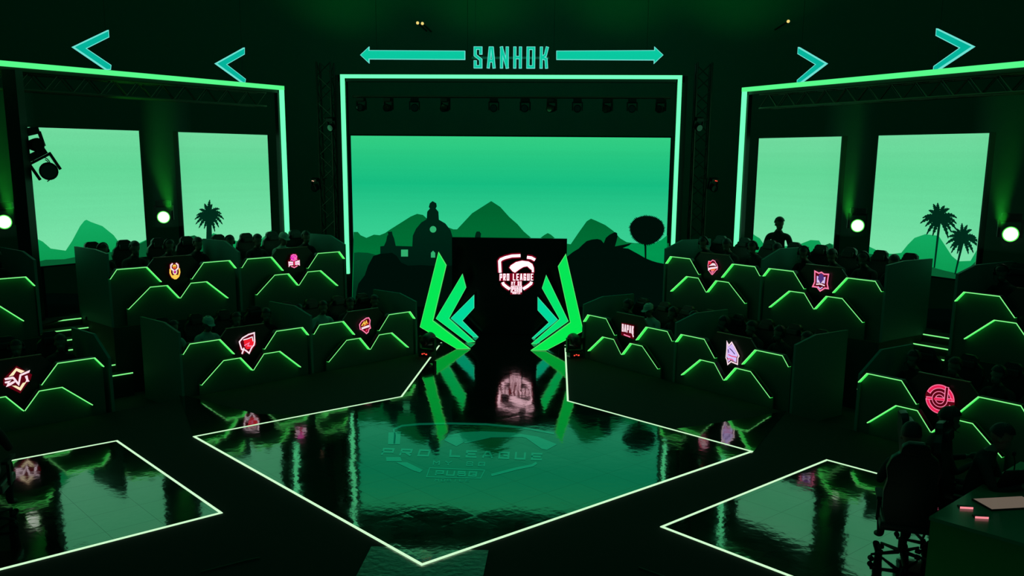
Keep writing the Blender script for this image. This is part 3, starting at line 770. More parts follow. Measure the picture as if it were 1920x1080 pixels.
# ------------------------------------------------------------------ people
def person_mesh(joints, edges, head, mats_fn, fingers, voxel=.011, face_dir=-1):
    me = bpy.data.meshes.new('skeleton')
    keys = list(joints); idx = {k: i for i, k in enumerate(keys)}
    me.from_pydata([joints[k][0] for k in keys], [(idx[a], idx[b_]) for a, b_ in edges], [])
    ob = bpy.data.objects.new('skeleton', me); COL.objects.link(ob)
    sk = ob.modifiers.new('skin', 'SKIN'); sk.use_smooth_shade = True
    for k in keys:
        v = me.skin_vertices[0].data[idx[k]]; r = joints[k][1]; v.radius = r if isinstance(r, tuple) else (r, r); v.use_root = (k == 'pelvis')
    ss = ob.modifiers.new('sub', 'SUBSURF'); ss.levels = 2; ss.render_levels = 2
    dg = bpy.context.evaluated_depsgraph_get(); dg.update()
    m1 = bpy.data.meshes.new_from_object(ob.evaluated_get(dg))
    bm = bmesh.new(); bm.from_mesh(m1)
    hc, tilt, turn = head
    HM = Matrix.Translation(hc) @ Matrix.Rotation(turn, 4, 'Z') @ Matrix.Rotation(tilt, 4, 'X')
    def blob(c, r, sx, sy, sz, n=3):
        g = bmesh.ops.create_icosphere(bm, subdivisions=n, radius=r)
        bmesh.ops.transform(bm, matrix=HM @ Matrix.Translation(c) @ Matrix.Diagonal((sx, sy, sz, 1)), verts=g['verts'])
    blob((0, .01, .03), .092, .84, 1.02, 1.06)          # skull
    blob((0, -.028, -.035), .068, .84, .95, 1.1)        # face and jaw
    blob((0, -.094, -.022), .017, .75, 1.1, 1.35, 2)    # nose
    blob((0, -.070, .022), .03, 1.7, .5, .35, 2)        # brow
    blob((0, -.083, -.062), .014, 1.6, .7, .5, 2)       # lips
    for s_ in (-1, 1): blob((s_*.080, .012, -.008), .022, .45, .8, 1.35, 2)   # ears
    # hands: palm, four fingers, thumb
    for (w_, dirv, side, curl) in fingers:
        w_ = Vector(w_); d = Vector(dirv).normalized(); sd = Vector(side).normalized(); nn = d.cross(sd)
        def cap(a, c, r):
            L_ = (c-a).length; q = (c-a).to_track_quat('Z', 'Y').to_matrix().to_4x4()
            g = bmesh.ops.create_cone(bm, cap_ends=True, segments=8, radius1=r, radius2=r*.85, depth=L_)
            bmesh.ops.transform(bm, matrix=Matrix.Translation((a+c)/2) @ q, verts=g['verts'])
            g = bmesh.ops.create_icosphere(bm, subdivisions=1, radius=r*.95); bmesh.ops.translate(bm, vec=c, verts=g['verts'])
        g = bmesh.ops.create_icosphere(bm, subdivisions=2, radius=.045)
        B_ = Matrix((sd, d, nn)).transposed().to_4x4(); B_.translation = w_+d*.045
        bmesh.ops.transform(bm, matrix=B_ @ Matrix.Diagonal((.9, 1.1, .42, 1)), verts=g['verts'])
        for k, (o_, L_) in enumerate(((-.031,.062),(-.010,.072),(.011,.067),(.031,.052))):
            a = w_+d*.082+sd*o_; k1 = a+d*L_*.5+nn*curl*.012; k2 = k1+(d*math.cos(curl)+nn*math.sin(curl))*L_*.55
            cap(a-d*.015, k1, .0085); cap(k1, k2, .008)
        a = w_+d*.03-sd*.035; cap(a, a+(d*.7-sd*.7)*.04, .0105); cap(a+(d*.7-sd*.7)*.04, a+(d*.7-sd*.7)*.04+(d+nn*curl).normalized()*.03, .009)
    m2 = bpy.data.meshes.new('body'); bm.to_mesh(m2); bm.free()
    ob.modifiers.clear(); ob.data = m2
    rm = ob.modifiers.new('r', 'REMESH'); rm.mode = 'VOXEL'; rm.voxel_size = voxel
    sm = ob.modifiers.new('s', 'SMOOTH'); sm.factor = .5; sm.iterations = 2
    dg = bpy.context.evaluated_depsgraph_get(); dg.update()
    out = bpy.data.meshes.new_from_object(ob.evaluated_get(dg)); out.materials.clear()
    for m_ in ('skin', 'shirt', 'trousers', 'rubber'): out.materials.append(M[m_])
    for p in out.polygons: p.use_smooth = True; p.material_index = mats_fn(p.center)
    bpy.data.objects.remove(ob)
    return out, HM
def hair_mesh(HM, style):
    bm = bmesh.new(); g = bmesh.ops.create_icosphere(bm, subdivisions=4, radius=.1)
    dele = []
    for v in bm.verts:
        x, y, z = v.co
        if z < (-.02 if y > .0 else .038 + .35*max(0, -y-.06)) : dele.append(v)
        n_ = v.co.normalized(); k = 1+.05*math.sin(23*x+style)*math.cos(19*y)+.04*math.sin(41*z+style*2)
        v.co = Vector((x*.87, y*1.06+.010, z*1.11+.03))*1.0 + n_*.005*k*(1.6 if style == 2 and z > .05 else 1)
    bmesh.ops.delete(bm, geom=dele, context='VERTS')
    bmesh.ops.transform(bm, matrix=HM, verts=bm.verts)
    me = bpy.data.meshes.new('hair'); bm.to_mesh(me); bm.free(); me.materials.append(M['hair'])
    for p in me.polygons: p.use_smooth = True
    return me
def cap_mesh(HM, m_):
    b = MB(); b.lathe([(0,.145),(.05,.14),(.085,.11),(.1,.06),(.101,.045),(.094,.044)], HM @ Matrix.Diagonal((.92,1.08,1,1)), 20)
    b.prism([HM @ Vector(p) for p in ((-.06,-.09,.052),(.06,-.09,.052),(.055,-.15,.045),(.02,-.175,.042),(-.02,-.175,.042),(-.055,-.15,.045))], HM.to_3x3() @ Vector((0,0,1)), .006)
    me = b.build('cap_source', m_); d = me.data; bpy.data.objects.remove(me); return d
def headset_mesh(HM):
    b = MB(); pts = [HM @ Vector((.1*math.cos(a)*.98, .01, .03+.118*math.sin(a))) for a in [PI*i/12 for i in range(13)]]
    b.path(pts, .009, 6)
    for s_ in (-1, 1): b.tube(HM @ Vector((s_*.078,.01,0)), HM @ Vector((s_*.112,.01,0)), .036, .03, 12)
    b.path([HM @ Vector(p) for p in ((-.1,-.01,-.02),(-.09,-.07,-.06),(-.05,-.105,-.07))], .004, 5)
    o = b.build('headset_source', M['metal']); d = o.data; bpy.data.objects.remove(o); return d

def seated(lean, tilt, turn, reach):
    J = {'pelvis': ((0,.06,.53), (.15,.115)), 'belly': ((0,.05-lean*.2,.68), (.13,.1)), 'chest': ((0,.03-lean*.5,.84), (.15,.105)),
         'up': ((0,.01-lean*.7,.95), (.12,.08)), 'neck': ((0,-.01-lean*.85,1.03), .052), 'nt': ((0,-.03-lean,1.09), .05)}
    E_ = [('pelvis','belly'),('belly','chest'),('chest','up'),('up','neck'),('neck','nt')]
    fing = []
    for s_, k in ((-1,'l'),(1,'r')):
        sh = (s_*.17, .01-lean*.65, .945); el = (s_*.235, -.10-lean*.6-reach*.3, .72); wr = (s_*.10, -.30-lean*.6-reach, .80)
        J['sh'+k] = (sh, .06); J['el'+k] = (el, .042); J['wr'+k] = (wr, .027)
        J['hip'+k] = ((s_*.09,.02,.50), .088); J['kn'+k] = ((s_*.12,-.42,.50), .058); J['ca'+k] = ((s_*.12,-.40,.32), .052); J['an'+k] = ((s_*.12,-.38,.09), .036); J['to'+k] = ((s_*.13,-.53,.045), (.04,.03))
        E_ += [('up','sh'+k),('sh'+k,'el'+k),('el'+k,'wr'+k),('pelvis','hip'+k),('hip'+k,'kn'+k),('kn'+k,'ca'+k),('ca'+k,'an'+k),('an'+k,'to'+k)]
        d = (Vector(wr)-Vector(el)).normalized(); fing.append((Vector(wr)-d*.005, Vector((-s_*.45,-.75,.25)), (0, .3*1, .95), .9*(-s_)))
    hc = Vector((0,-.055-lean*1.05,1.165))
    def mf(c):
        if c.z > 1.045: return 0
        if abs(c.x) < .16 and c.y < -.27-lean*.5-reach and c.z > .68: return 0
        if c.z < .10: return 3
        if c.z < .60 and (c.y < -.02 or c.z < .52): return 2
        return 1
    me, HM = person_mesh(J, E_, (hc, tilt, turn), mf, fing)
    return me, HM
VAR = []
for lean, tilt, turn, reach in ((.02, .25, .0, .0), (.10, .45, .25, .05), (.0, .1, -.3, -.03), (.06, .35, -.1, .03)):
    me, HM = seated(lean, tilt, turn, reach); VAR.append((me, HM, hair_mesh(HM, len(VAR)), headset_mesh(HM)))
capA = cap_mesh(VAR[0][1], mat('pale_cap', (.5,.55,.45), .8))
WH = []
for me, HM, h_, hs in VAR:
    m2 = me.copy(); m2.materials[1] = M['white_shirt']; WH.append(m2)
def seated_person(label, group, loc, rz, v=0, white=False, cap=False, headset=True):
    me, HM, hm, hs = VAR[v]
    t = bpy.data.objects.new('person', WH[v] if white else me); COL.objects.link(t)
    tag(t, label, 'person', group); t.location = loc; t.rotation_euler = (0,0,rz)
    h_ = bpy.data.objects.new('hair', hm); COL.objects.link(h_); h_.parent = t
    if cap: c = bpy.data.objects.new('cap', capA); COL.objects.link(c); c.parent = t; 
    elif headset: c = bpy.data.objects.new('headset', hs); COL.objects.link(c); c.parent = t
    return t

# ------------------------------------------------------------------ gaming chair
def make_chair():
    t = thing('gaming_chair', 'x', 'chair')
    b = MB(); b.box(-.24, .24, -.25, .23, .38, .46); b.build('seat', M['leather'], t, bevel=.03)
    # tall winged backrest: outline prism leaning back, rounded edges
    ol = [(-.19,.46),(-.235,.62),(-.24,.80),(-.215,.92),(-.235,1.04),(-.20,1.14),(-.13,1.20),(-.12,1.26),(-.07,1.30),(.07,1.30),(.12,1.26),(.13,1.20),(.20,1.14),(.235,1.04),(.215,.92),(.24,.80),(.235,.62),(.19,.46)]
    b = MB(); b.prism([(x, .17+(z-.46)*.16, z) for x, z in ol], Vector((0,-1,.16)), .075); b.build('backrest', M['leather'], t, bevel=.02)
    b = MB(); b.box(-.11, .11, -.03, .03, -.05, .05, M=Matrix.Translation((0,.262,1.17)) @ Matrix.Rotation(-.16,4,'X')); b.build('headrest', M['leather'], t, bevel=.02)
    for s_ in (-1, 1):
        b = MB(); b.box(s_*.245-.03, s_*.245+.03, -.16, .12, .64, .67); b.box(s_*.245-.015, s_*.245+.015, -.03, .03, .4, .64); b.build('armrest', M['rubber'], t, bevel=.006)
    b = MB(); b.tube((0,0,.12), (0,0,.38), .028, seg=12); b.tube((0,0,.1), (0,0,.24), .04, seg=12); b.build('gas_lift', M['metal'], t)
    b = MB()
    for i in range(5):
        a = 2*PI*i/5+.3; d = Vector((math.cos(a), math.sin(a), 0)); b.tube(d*.03+Vector((0,0,.10)), d*.29+Vector((0,0,.07)), .022, .012, 8)
    b.build('star_base', M['metal'], t)
    for i in range(5):
        a = 2*PI*i/5+.3; d = Vector((math.cos(a), math.sin(a), 0)); q = Vector((-d.y, d.x, 0)); c = d*.29+Vector((0,0,.03))
        b = MB(); b.tube(c-q*.02, c-q*.004, .026, seg=12); b.tube(c+q*.004, c+q*.02, .026, seg=12); b.tube(c, c+Vector((0,0,.04)), .007, seg=6); b.build('caster', M['rubber'], t)
    return t
chair0 = make_chair(); CT = collect(chair0); used = [False]
def place_chair(label, group, loc, rz, s=1):
    if not used[0]: o = chair0; used[0] = True
    else: o = stamp(CT)
    o.location = loc; o.rotation_euler = (0,0,rz); tag(o, label, 'chair', group); o.scale = (s, s, s)
    return o

# ------------------------------------------------------------------ tiers, desks, dividers, stairs
def rbox(b, sg, off, t0, t1, w0, w1, z0, z1, mi=0):
    P = [rp(sg, off, t_, w_, z_) for t_ in (t0, t1) for w_ in (w0, w1) for z_ in (z0, z1)]
    n = len(b.v); b.v += P
    for q in ((0,1,3,2),(4,6,7,5),(0,4,5,1),(2,3,7,6),(0,2,6,4),(1,5,7,3)): b.f.append(tuple(n+i for i in q)); b.m.append(mi)
LZ, UZ = -.26, .86
for sg, wh in ((-1, 'left'), (1, 'right')):
    b = MB(); rbox(b, sg, LO, 12.5, 22.0, .10, -1.70, -.279, LZ)
    tag(b.build('riser', M['riser']), 'low black riser under the lower row of desks on the %s side' % wh, 'riser', kind='structure')
    # upper riser in two blocks either side of the stair slot
    for t0, t1, nm in ((13.2, 17.56, 'outer'), (18.62, 23.3, 'inner')):
        b = MB(); rbox(b, sg, UPR, t0, t1, .10, -1.8, -.279, UZ)
        tag(b.build('riser', M['riser']), 'high black riser under the upper desks on the %s side, %s block' % (wh, nm), 'riser', kind='structure')
    st = thing('staircase', 'black stairs with green lit step edges between the %s desk blocks' % wh, 'stairs', (0,0,0))
    for k in range(7):
        te = 18.80 if k < 2 else 18.605
        w0 = (.29,.06,-.21,-.42,-.63,-.87,-1.14)[k]; w1 = (.06,-.21,-.42,-.63,-.87,-1.14,-1.5)[k]; z1 = .13*(k+1)-.005*k
        b = MB(); rbox(b, sg, UPR, 17.72, te, w0, w1, -.279, z1); s_ = b.build('step', M['riser'], st)
        b = MB(); rbox(b, sg, UPR, 17.95, te, w0+.014, w0+.001, z1-.016, z1); tag(b.build('edge_light', M['strip_edge'], s_), 'green light strip on the step nose')

def strip(b, pts, dep=.065, th=.013):
    """lit hood along the board's top edge: pale thin front, green underside, dark top"""
    for (x0, z0), (x1, z1) in zip(pts, pts[1:]):
        d = Vector((x1-x0, 0, z1-z0)).normalized(); dn = Vector((d.z, 0, -d.x))
        if dn.z > 0: dn = -dn
        a, c = Vector((x0, 0, z0)), Vector((x1, 0, z1)); f = Vector((0, -dep, 0)); t_ = dn*th
        b.quad(a+f, a+f+t_, c+f+t_, c+f, 0)           # front
        b.quad(a+t_, c+t_, c+f+t_, a+f+t_, 1)         # underside
        b.quad(a, a+f, c+f, c, 2)                     # top
def make_desk(base, z_up, top_h, name):
    t = thing('player_desk', 'x', 'desk')
    zb = base
    for s_ in (-1, 1):
        up = [(s_*1.13, z_up-.15), (s_*1.01, z_up), (s_*.50, z_up), (s_*.265, z_up-.27)]
        pl = [(s_*1.13, zb)] + up + [(s_*.265, zb)]
        b = MB(); b.prism([(x, 0, z) for x, z in pl], (0,-1,0), .03); o = b.build('rear_board', M['board'], t)
        b = MB(); strip(b, up); b.build('light_strip', [M['strip_edge'], M['strip'], M['metal']], o)
        fr = [(s_*.90, z_up-.655), (s_*.51, z_up-.325), (s_*.205, z_up-.325), (s_*.0, z_up-.565)]
        pl = [(s_*.90, zb), (s_*.90, fr[0][1])] + fr[1:] + [(s_*.0, zb)]
        b = MB(); b.prism([(x, -.075, z) for x, z in pl], (0,-1,0), .03); o = b.build('front_board', M['board'], t)
        o2 = MB(); strip(o2, fr)
        o2.v = [v+Vector((0,-.075,0)) for v in o2.v]; o2.build('light_strip', [M['strip_edge'], M['strip'], M['metal']], o)
    cpn = [(-.33, z_up+.12), (.33, z_up+.12), (.47, z_up-.03), (.30, z_up-.26), (.26, zb), (-.26, zb), (-.30, z_up-.26), (-.47, z_up-.03)]
    b = MB(); b.prism([(x, .034, z) for x, z in cpn], (0,-1,0), .03); b.build('emblem_panel', M['center'], t)
    b = MB(); b.box(-.34, .34, .03, .066, z_up+.12, z_up+.132); b.build('top_trim', mat('dull_bronze_edge_'+name, (.25,.16,.10), .4, .5), t)
    b = MB(); b.box(-1.1, 1.1, .07, .52, top_h-.03, top_h); b.build('desk_top', M['desk'], t)
    for s_ in (-1, 1):
        b = MB(); b.box(s_*1.0-.03, s_*1.0+.03, .1, .48, zb+ (0 if zb else 0), top_h-.031); b.build('leg', M['metal'], t)
    return t

# emblems ----------------------------------------------------------
def em_mat(name, rgb, k=1.0):
    c = s2l(*rgb); return led(name, [(0, tuple(x*k for x in c))], grain=.05, band=0)
EM = {'white': em_mat('emblem_white', (255,225,235)), 'red': em_mat('emblem_red', (240,30,45)), 'dred': em_mat('emblem_dark_red', (90,4,18)), 'pink': em_mat('emblem_pink', (255,130,170)),  # dred backs the logos and paints the red glow around their strokes
      'mag': em_mat('emblem_magenta', (230,40,190)), 'yel': em_mat('emblem_yellow', (255,205,80)), 'ora': em_mat('emblem_orange', (250,110,50)), 'vio': em_mat('emblem_violet', (80,50,120)),
      'lil': em_mat('emblem_lilac', (215,190,250)), 'cream': em_mat('emblem_cream', (255,235,190)), 'hot': em_mat('emblem_hot_pink', (235,35,85))}
MK = list(EM); ML = [EM[k] for k in MK]
class Em:
    """emblem drawn in its own 0..100 grid (y down), w metres wide for 100 units"""
    def __init__(s, w_): s.b = MB(); s.k = w_/100; s.l = 0
    def P(s, p, off): return Vector(((p[0]-50)*s.k, -.004-off, (50-p[1])*s.k))
    def poly(s, pts, c):
        s.l += 1; s.b.flat([s.P(p, s.l*.0008) for p in pts], (0,-1,0), MK.index(c))
    def line(s, pts, wd, c, halo=None):
        if halo:
            s.l += 1
            for q in ribbon([(x, -y) for x, y in pts], wd*2.2): s.b.flat([s.P((p.x, -p.y), s.l*.0008) for p in q], (0,-1,0), MK.index(halo))
        s.l += 1
        for q in ribbon([(x, -y) for x, y in pts], wd): s.b.flat([s.P((p.x, -p.y), s.l*.0008) for p in q], (0,-1,0), MK.index(c))
    def text(s, txt, x0, x1, y0, y1, wd, c, gap=.25, skew=0, halo=None):
        if halo: s.poly([(x0-4,y0-4),(x1+4,y0-4),(x1+4,y1+4),(x0-4,y1+4)], halo)
        s.l += 1
        for c_, qs in text_quads(txt, x0, x1, -y1, -y0, wd, gap, skew):
            for q in qs: s.b.flat([s.P((p.x, -p.y), s.l*.0008) for p in q], (0,-1,0), MK.index(c))
def arc(cx_, cy_, r, a0, a1, n=16): return [(cx_+r*math.cos(math.radians(a0+(a1-a0)*i/n)), cy_+r*math.sin(math.radians(a0+(a1-a0)*i/n))) for i in range(n+1)]
def e_beetle(e):
    e.poly(arc(50,52,46,0,360,20)[:-1] and [(28,8),(50,0),(72,8),(84,40),(86,70),(72,96),(50,102),(28,96),(14,70),(16,40)], 'dred')
    e.line([(40,4),(28,14),(27,32),(36,42),(50,50),(64,42),(73,32),(72,14),(60,4)], 9, 'white', 'dred')
    e.poly(arc(50,24,13,180,360,10), 'yel'); e.poly([(38,26),(62,26),(58,36),(42,36)], 'ora')
    e.line([(22,36),(20,60),(30,84),(46,96),(56,96),(72,84),(80,60),(78,36)], 10, 'yel')
    e.line([(50,46),(50,66)], 8, 'mag'); e.line([(38,50),(40,64),(50,70),(60,64),(62,50)], 6, 'cream')
    e.poly([(32,76),(50,72),(68,76),(64,92),(36,92)], 'yel')
def e_rose(e):
    e.poly([(26,2),(74,2),(88,40),(100,45),(100,90),(70,88),(50,102),(30,88),(0,90),(0,45),(14,40)], 'dred')
    e.poly(leafy(50,28,27,25,9,.12,3), 'mag'); e.line([(30,18),(44,8),(66,10),(74,24),(60,40)], 6, 'pink'); e.line([(38,30),(48,20),(60,28),(52,42)], 5, 'pink'); e.line([(22,50),(30,38),(46,50),(58,50),(68,40),(78,48)], 5, 'pink')
    e.poly([(4,52),(42,56),(42,80),(18,80),(6,92)], 'white'); e.poly([(96,48),(58,56),(58,80),(82,80),(96,88)], 'white')
    e.line([(10,68),(38,68)], 4, 'mag'); e.line([(62,68),(90,66)], 4, 'mag'); e.line([(50,50),(50,84)], 8, 'hot'); e.line([(24,86),(50,98),(76,86)], 7, 'pink')
def e_shieldhead(e):
    e.poly([(10,26),(55,2),(92,0),(96,60),(80,78),(60,100),(40,88),(20,100),(8,70)], 'dred')
    e.poly([(30,30),(80,26),(86,60),(70,74),(44,76),(34,60)], 'red')
    e.line([(8,34),(26,18),(58,6),(88,2),(88,44),(84,60),(70,72),(56,96),(36,78),(18,72),(10,44),(8,34)], 7, 'white')
    e.line([(28,28),(50,26),(76,20),(80,42)], 5, 'white'); e.line([(32,56),(58,46),(50,60),(76,64)], 5, 'pink'); e.line([(30,66),(18,94)], 8, 'white')
def e_mascot(e):
    ol = [(8,38),(24,20),(60,4),(80,4),(90,20),(86,44),(92,70),(80,74),(74,92),(60,100),(46,88),(22,70),(12,66),(8,38)]
    e.poly(ol, 'dred'); e.line(ol, 7, 'pink')
    e.line([(24,48),(44,26),(48,44),(60,22),(66,36)], 8, 'yel'); e.line([(36,50),(78,36)], 5, 'ora')
    e.poly([(20,58),(82,48),(84,62),(26,70)], 'white'); e.poly([(50,76),(70,72),(60,90)], 'hot')
def e_evt(e):
    e.poly([(50,-4),(104,40),(96,60),(54,108),(-4,64),(-2,40)], 'dred')
    e.poly([(48,4),(78,22),(64,28),(48,16),(36,32),(18,34)], 'cream'); e.poly([(26,72),(40,74),(54,84),(66,68),(80,66),(56,98)], 'cream')
    e.poly([(2,38),(32,36),(38,40),(50,62),(58,32),(98,20),(94,30),(72,36),(64,38),(52,78),(44,66),(32,46),(4,46)], 'white')
    e.poly([(2,52),(26,50),(16,60),(36,54),(40,60),(22,70),(4,74),(12,60),(2,58)], 'white'); e.poly([(76,42),(86,40),(88,58),(92,66),(76,66),(80,58)], 'white')
def e_crest(e):
    ol = [(14,14),(34,14),(50,2),(70,8),(80,22),(88,28),(96,44),(94,62),(86,66),(54,100),(46,100),(16,72),(10,44),(14,14)]
    e.poly(ol, 'dred'); e.poly([(14,14),(34,14),(40,28),(16,34)], 'red'); e.line(ol, 6, 'pink')
    e.poly([(34,34),(50,22),(70,24),(84,40),(60,38),(16,46)], 'white'); e.poly([(12,60),(40,52),(96,42),(94,54),(44,64),(14,78)], 'white'); e.poly([(34,66),(80,58),(70,74),(40,74)], 'ora')
    e.line([(40,78),(62,74),(52,92),(44,82)], 6, 'pink')
def e_knight(e):
    ol = [(10,4),(34,12),(50,6),(66,14),(92,12),(88,60),(96,84),(76,84),(50,102),(30,84),(4,84),(14,60),(10,4)]
    e.poly(ol, 'dred'); e.line(ol, 7, 'pink')
    e.poly([(24,26),(36,30),(38,60),(26,62)], 'lil'); e.poly([(76,26),(64,30),(62,60),(74,62)], 'lil')
    e.poly([(36,20),(50,12),(64,20),(68,44),(50,68),(32,44)], 'vio'); e.poly([(34,42),(46,60),(40,62)], 'white'); e.poly([(66,42),(54,60),(60,62)], 'white')
    e.line([(24,70),(48,66),(76,72)], 6, 'white'); e.line([(36,80),(50,90),(64,80)], 5, 'lil')
def e_bapak(e):
    e.poly([(-4,10),(104,10),(104,92),(-4,84)], 'dred')
    e.text('BAPAK', 0, 100, 16, 62, 7.5, 'white', .22); e.line([(18,78),(74,84)], 7, 'pink')
    e.line([(92,60),(100,80)], 9, 'white')
def e_wolf(e):
    ol = [(24,0),(36,16),(52,-2),(70,18),(98,54),(92,64),(92,94),(54,88),(36,104),(30,84),(24,76),(26,30),(24,0)]
    e.poly(ol, 'dred'); e.poly([(26,6),(36,22),(54,4),(68,22),(92,54),(84,62),(84,86),(50,80),(38,94),(34,76),(28,70),(30,34)], 'lil')
    e.line(ol, 6, 'white'); e.line([(42,28),(56,36),(74,50)], 5, 'vio'); e.line([(34,34),(38,50)], 5, 'vio'); e.line([(36,58),(58,62),(84,62)], 4, 'hot'); e.line([(34,78),(56,76),(70,80)], 4, 'hot')
def e_ring(e):
    e.poly(arc(50,50,53,0,360,28)[:-1], 'dred')
    for a0, a1 in ((-160,0),(20,172)):
        e.line(arc(50,50,44,a0,a1,20), 14, 'pink'); e.line(arc(50,50,44,a0+3,a1-3,20), 9, 'hot')
    e.line([(2,55),(94,44)], 11, 'pink'); e.line([(4,55),(92,44)], 6.5, 'hot')
    e.line(arc(50,50,21,0,360,24), 14, 'pink'); e.line(arc(50,50,21,0,360,24), 9, 'dred')
    e.line([(72,2),(72,52)], 14, 'pink'); e.line([(72,4),(72,52)], 8, 'dred'); e.line([(30,52),(66,48)], 7, 'hot')

pods = [ # side, row, t centre, emblem fn, width, height scale, emblem dz, description
 (-1,'u',19.77,e_beetle,.28,'orange and purple beetle emblem','beetle'), (-1,'u',22.13,e_rose,.27,'magenta rose emblem','rose'), (-1,'u',16.38,None,0,None,None),
 (1,'u',22.11,e_crest,.27,'red crest emblem','red crest'), (1,'u',19.80,e_knight,.32,'violet knight emblem','violet knight'), (1,'u',16.40,None,0,None,None),
 (-1,'l',20.83,e_mascot,.29,'pink and yellow cap badge emblem','yellow badge'), (-1,'l',18.48,e_shieldhead,.34,'red and white pointed shield emblem','pointed shield'), (-1,'l',15.04,e_evt,.34,'cream and red lettered diamond emblem','lettered diamond'),
 (1,'l',20.84,e_bapak,.30,'white and red word emblem','word'), (1,'l',18.52,e_wolf,.34,'lilac wolf head emblem','wolf head'), (1,'l',15.13,e_ring,.37,'hot pink ring emblem','pink ring'),
]
DU = collect(make_desk(0, 1.805-UZ, .74, 'upper')); DL = collect(make_desk(0, .81-LZ, .74, 'lower'))
ordn = ['first', 'second', 'third', 'fourth']
whites = {(-1,'l',18.48): (0,1,2), (1,'l',20.84): (1,), (-1,'u',22.13): (2,), (-1,'l',20.83): (1,)}
caps = {(-1,'u',22.13): (2,), (1,'l',20.84): (1,), (-1,'l',18.48): (1,)}
first = {'u': True, 'l': True}; pi_ = 0
for sg, row, tc, efn, ew, desc, short in pods:
    off = UPR if row == 'u' else LO; z0 = UZ if row == 'u' else LZ; rz = -sg*(PI/2-TH)
    T = DU if row == 'u' else DL
    o = T[0] if first[row] else stamp(T); first[row] = False
    o.location = rp(sg, off, tc, 0, z0+.001); o.rotation_euler = (0,0,rz)
    side = 'left' if sg < 0 else 'right'; rowt = 'upper' if row == 'u' else 'lower'
    tag(o, ('dark player desk with glowing %s, %s row on the %s' % (desc, rowt, side)) if desc else 'dark player desk cropped by the %s picture edge, upper row' % side, 'desk', 'player desks on the risers')
    if efn:
        e = Em(ew); efn(e); eo = e.b.build('emblem', ML, o); eo.location = (0, .0, (1.70 if row == 'u' else .665)-z0-.01); tag(eo, 'glowing ' + desc)
    us = (-.84, -.28, .28, .84)
    for i, u in enumerate(us):
        # i counts from the picture left
        uu = u
        if desc is None and ((sg < 0 and i < 1) or (sg > 0 and i > 2)): continue
        jit = random.uniform(-.03, .03); wq = -.84+random.uniform(-.05, .03)
        loc = o.location + Matrix.Rotation(rz, 3, 'Z') @ Vector((uu+jit, -wq, 0))
        behind = 'behind the %s emblem desk' % short if desc else 'behind the cropped upper desk at the %s edge' % side
        key = (sg, row, tc); wt = i in whites.get(key, ()); cpx_ = i in caps.get(key, ())
        v = (pi_*3+i) % 4; pi_ += 1
        if cpx_: v = 0
        seated_person('player in %s%s, %s from left %s' % ('pale top' if wt else 'black jersey', ' and pale cap' if cpx_ else '', ordn[i], behind), 'players seated %s' % behind, loc, rz+random.uniform(-.12,.12), v, wt, cpx_, i % 2 == 0)
        place_chair('black gaming chair, %s from left %s' % (ordn[i], behind), 'gaming chairs %s' % behind, loc+Matrix.Rotation(rz,3,'Z') @ Vector((0, .02, 0)), rz)
# dividers
def divider(sg, off, t_, z0, h1, h2, label, front=.02, back=-1.25):
    dp = [(front, z0+.001), (front, h2), (-.45, h1+.01), (back, h1), (back, z0+.001)]
    P = [rp(sg, off, t_, w_, z_) for w_, z_ in dp]
    b = MB(); b.prism(P, Vector((sg*SN, -CS, 0)), .04)
    tag(b.build('divider_panel', M['divider']), label, 'divider', 'divider panels between the desks')
for sg, wh in ((-1, 'left'), (1, 'right')):
    divider(sg, UPR, 23.28, UZ, 2.07, 1.93, 'dark cut-corner divider at the screen end of the %s upper row' % wh)
    divider(sg, UPR, 20.97, UZ, 2.09, 1.93, 'dark cut-corner divider between the two inner desks of the %s upper row' % wh)
    divider(sg, UPR, 18.63, UZ, 2.09, 2.06, 'dark divider beside the stairs on the inner %s upper block' % wh)
    divider(sg, UPR, 17.53, UZ, 2.13, 2.04, 'dark divider beside the stairs on the outer %s upper block' % wh, back=-1.6)
    divider(sg, LO, 22.00, LZ, 1.07, .97, 'dark cut-corner divider at the portal end of the %s lower row' % wh)
    divider(sg, LO, 19.67, LZ, 1.08, .97, 'dark cut-corner divider between the inner desks of the %s lower row' % wh)
    divider(sg, LO, 17.32, LZ, 1.08, .99, 'dark divider at the stair end of the inner %s lower desks' % wh)
    divider(sg, LO, 16.25, LZ, 1.04, .76, 'dark divider beside the near %s lower desk' % wh)

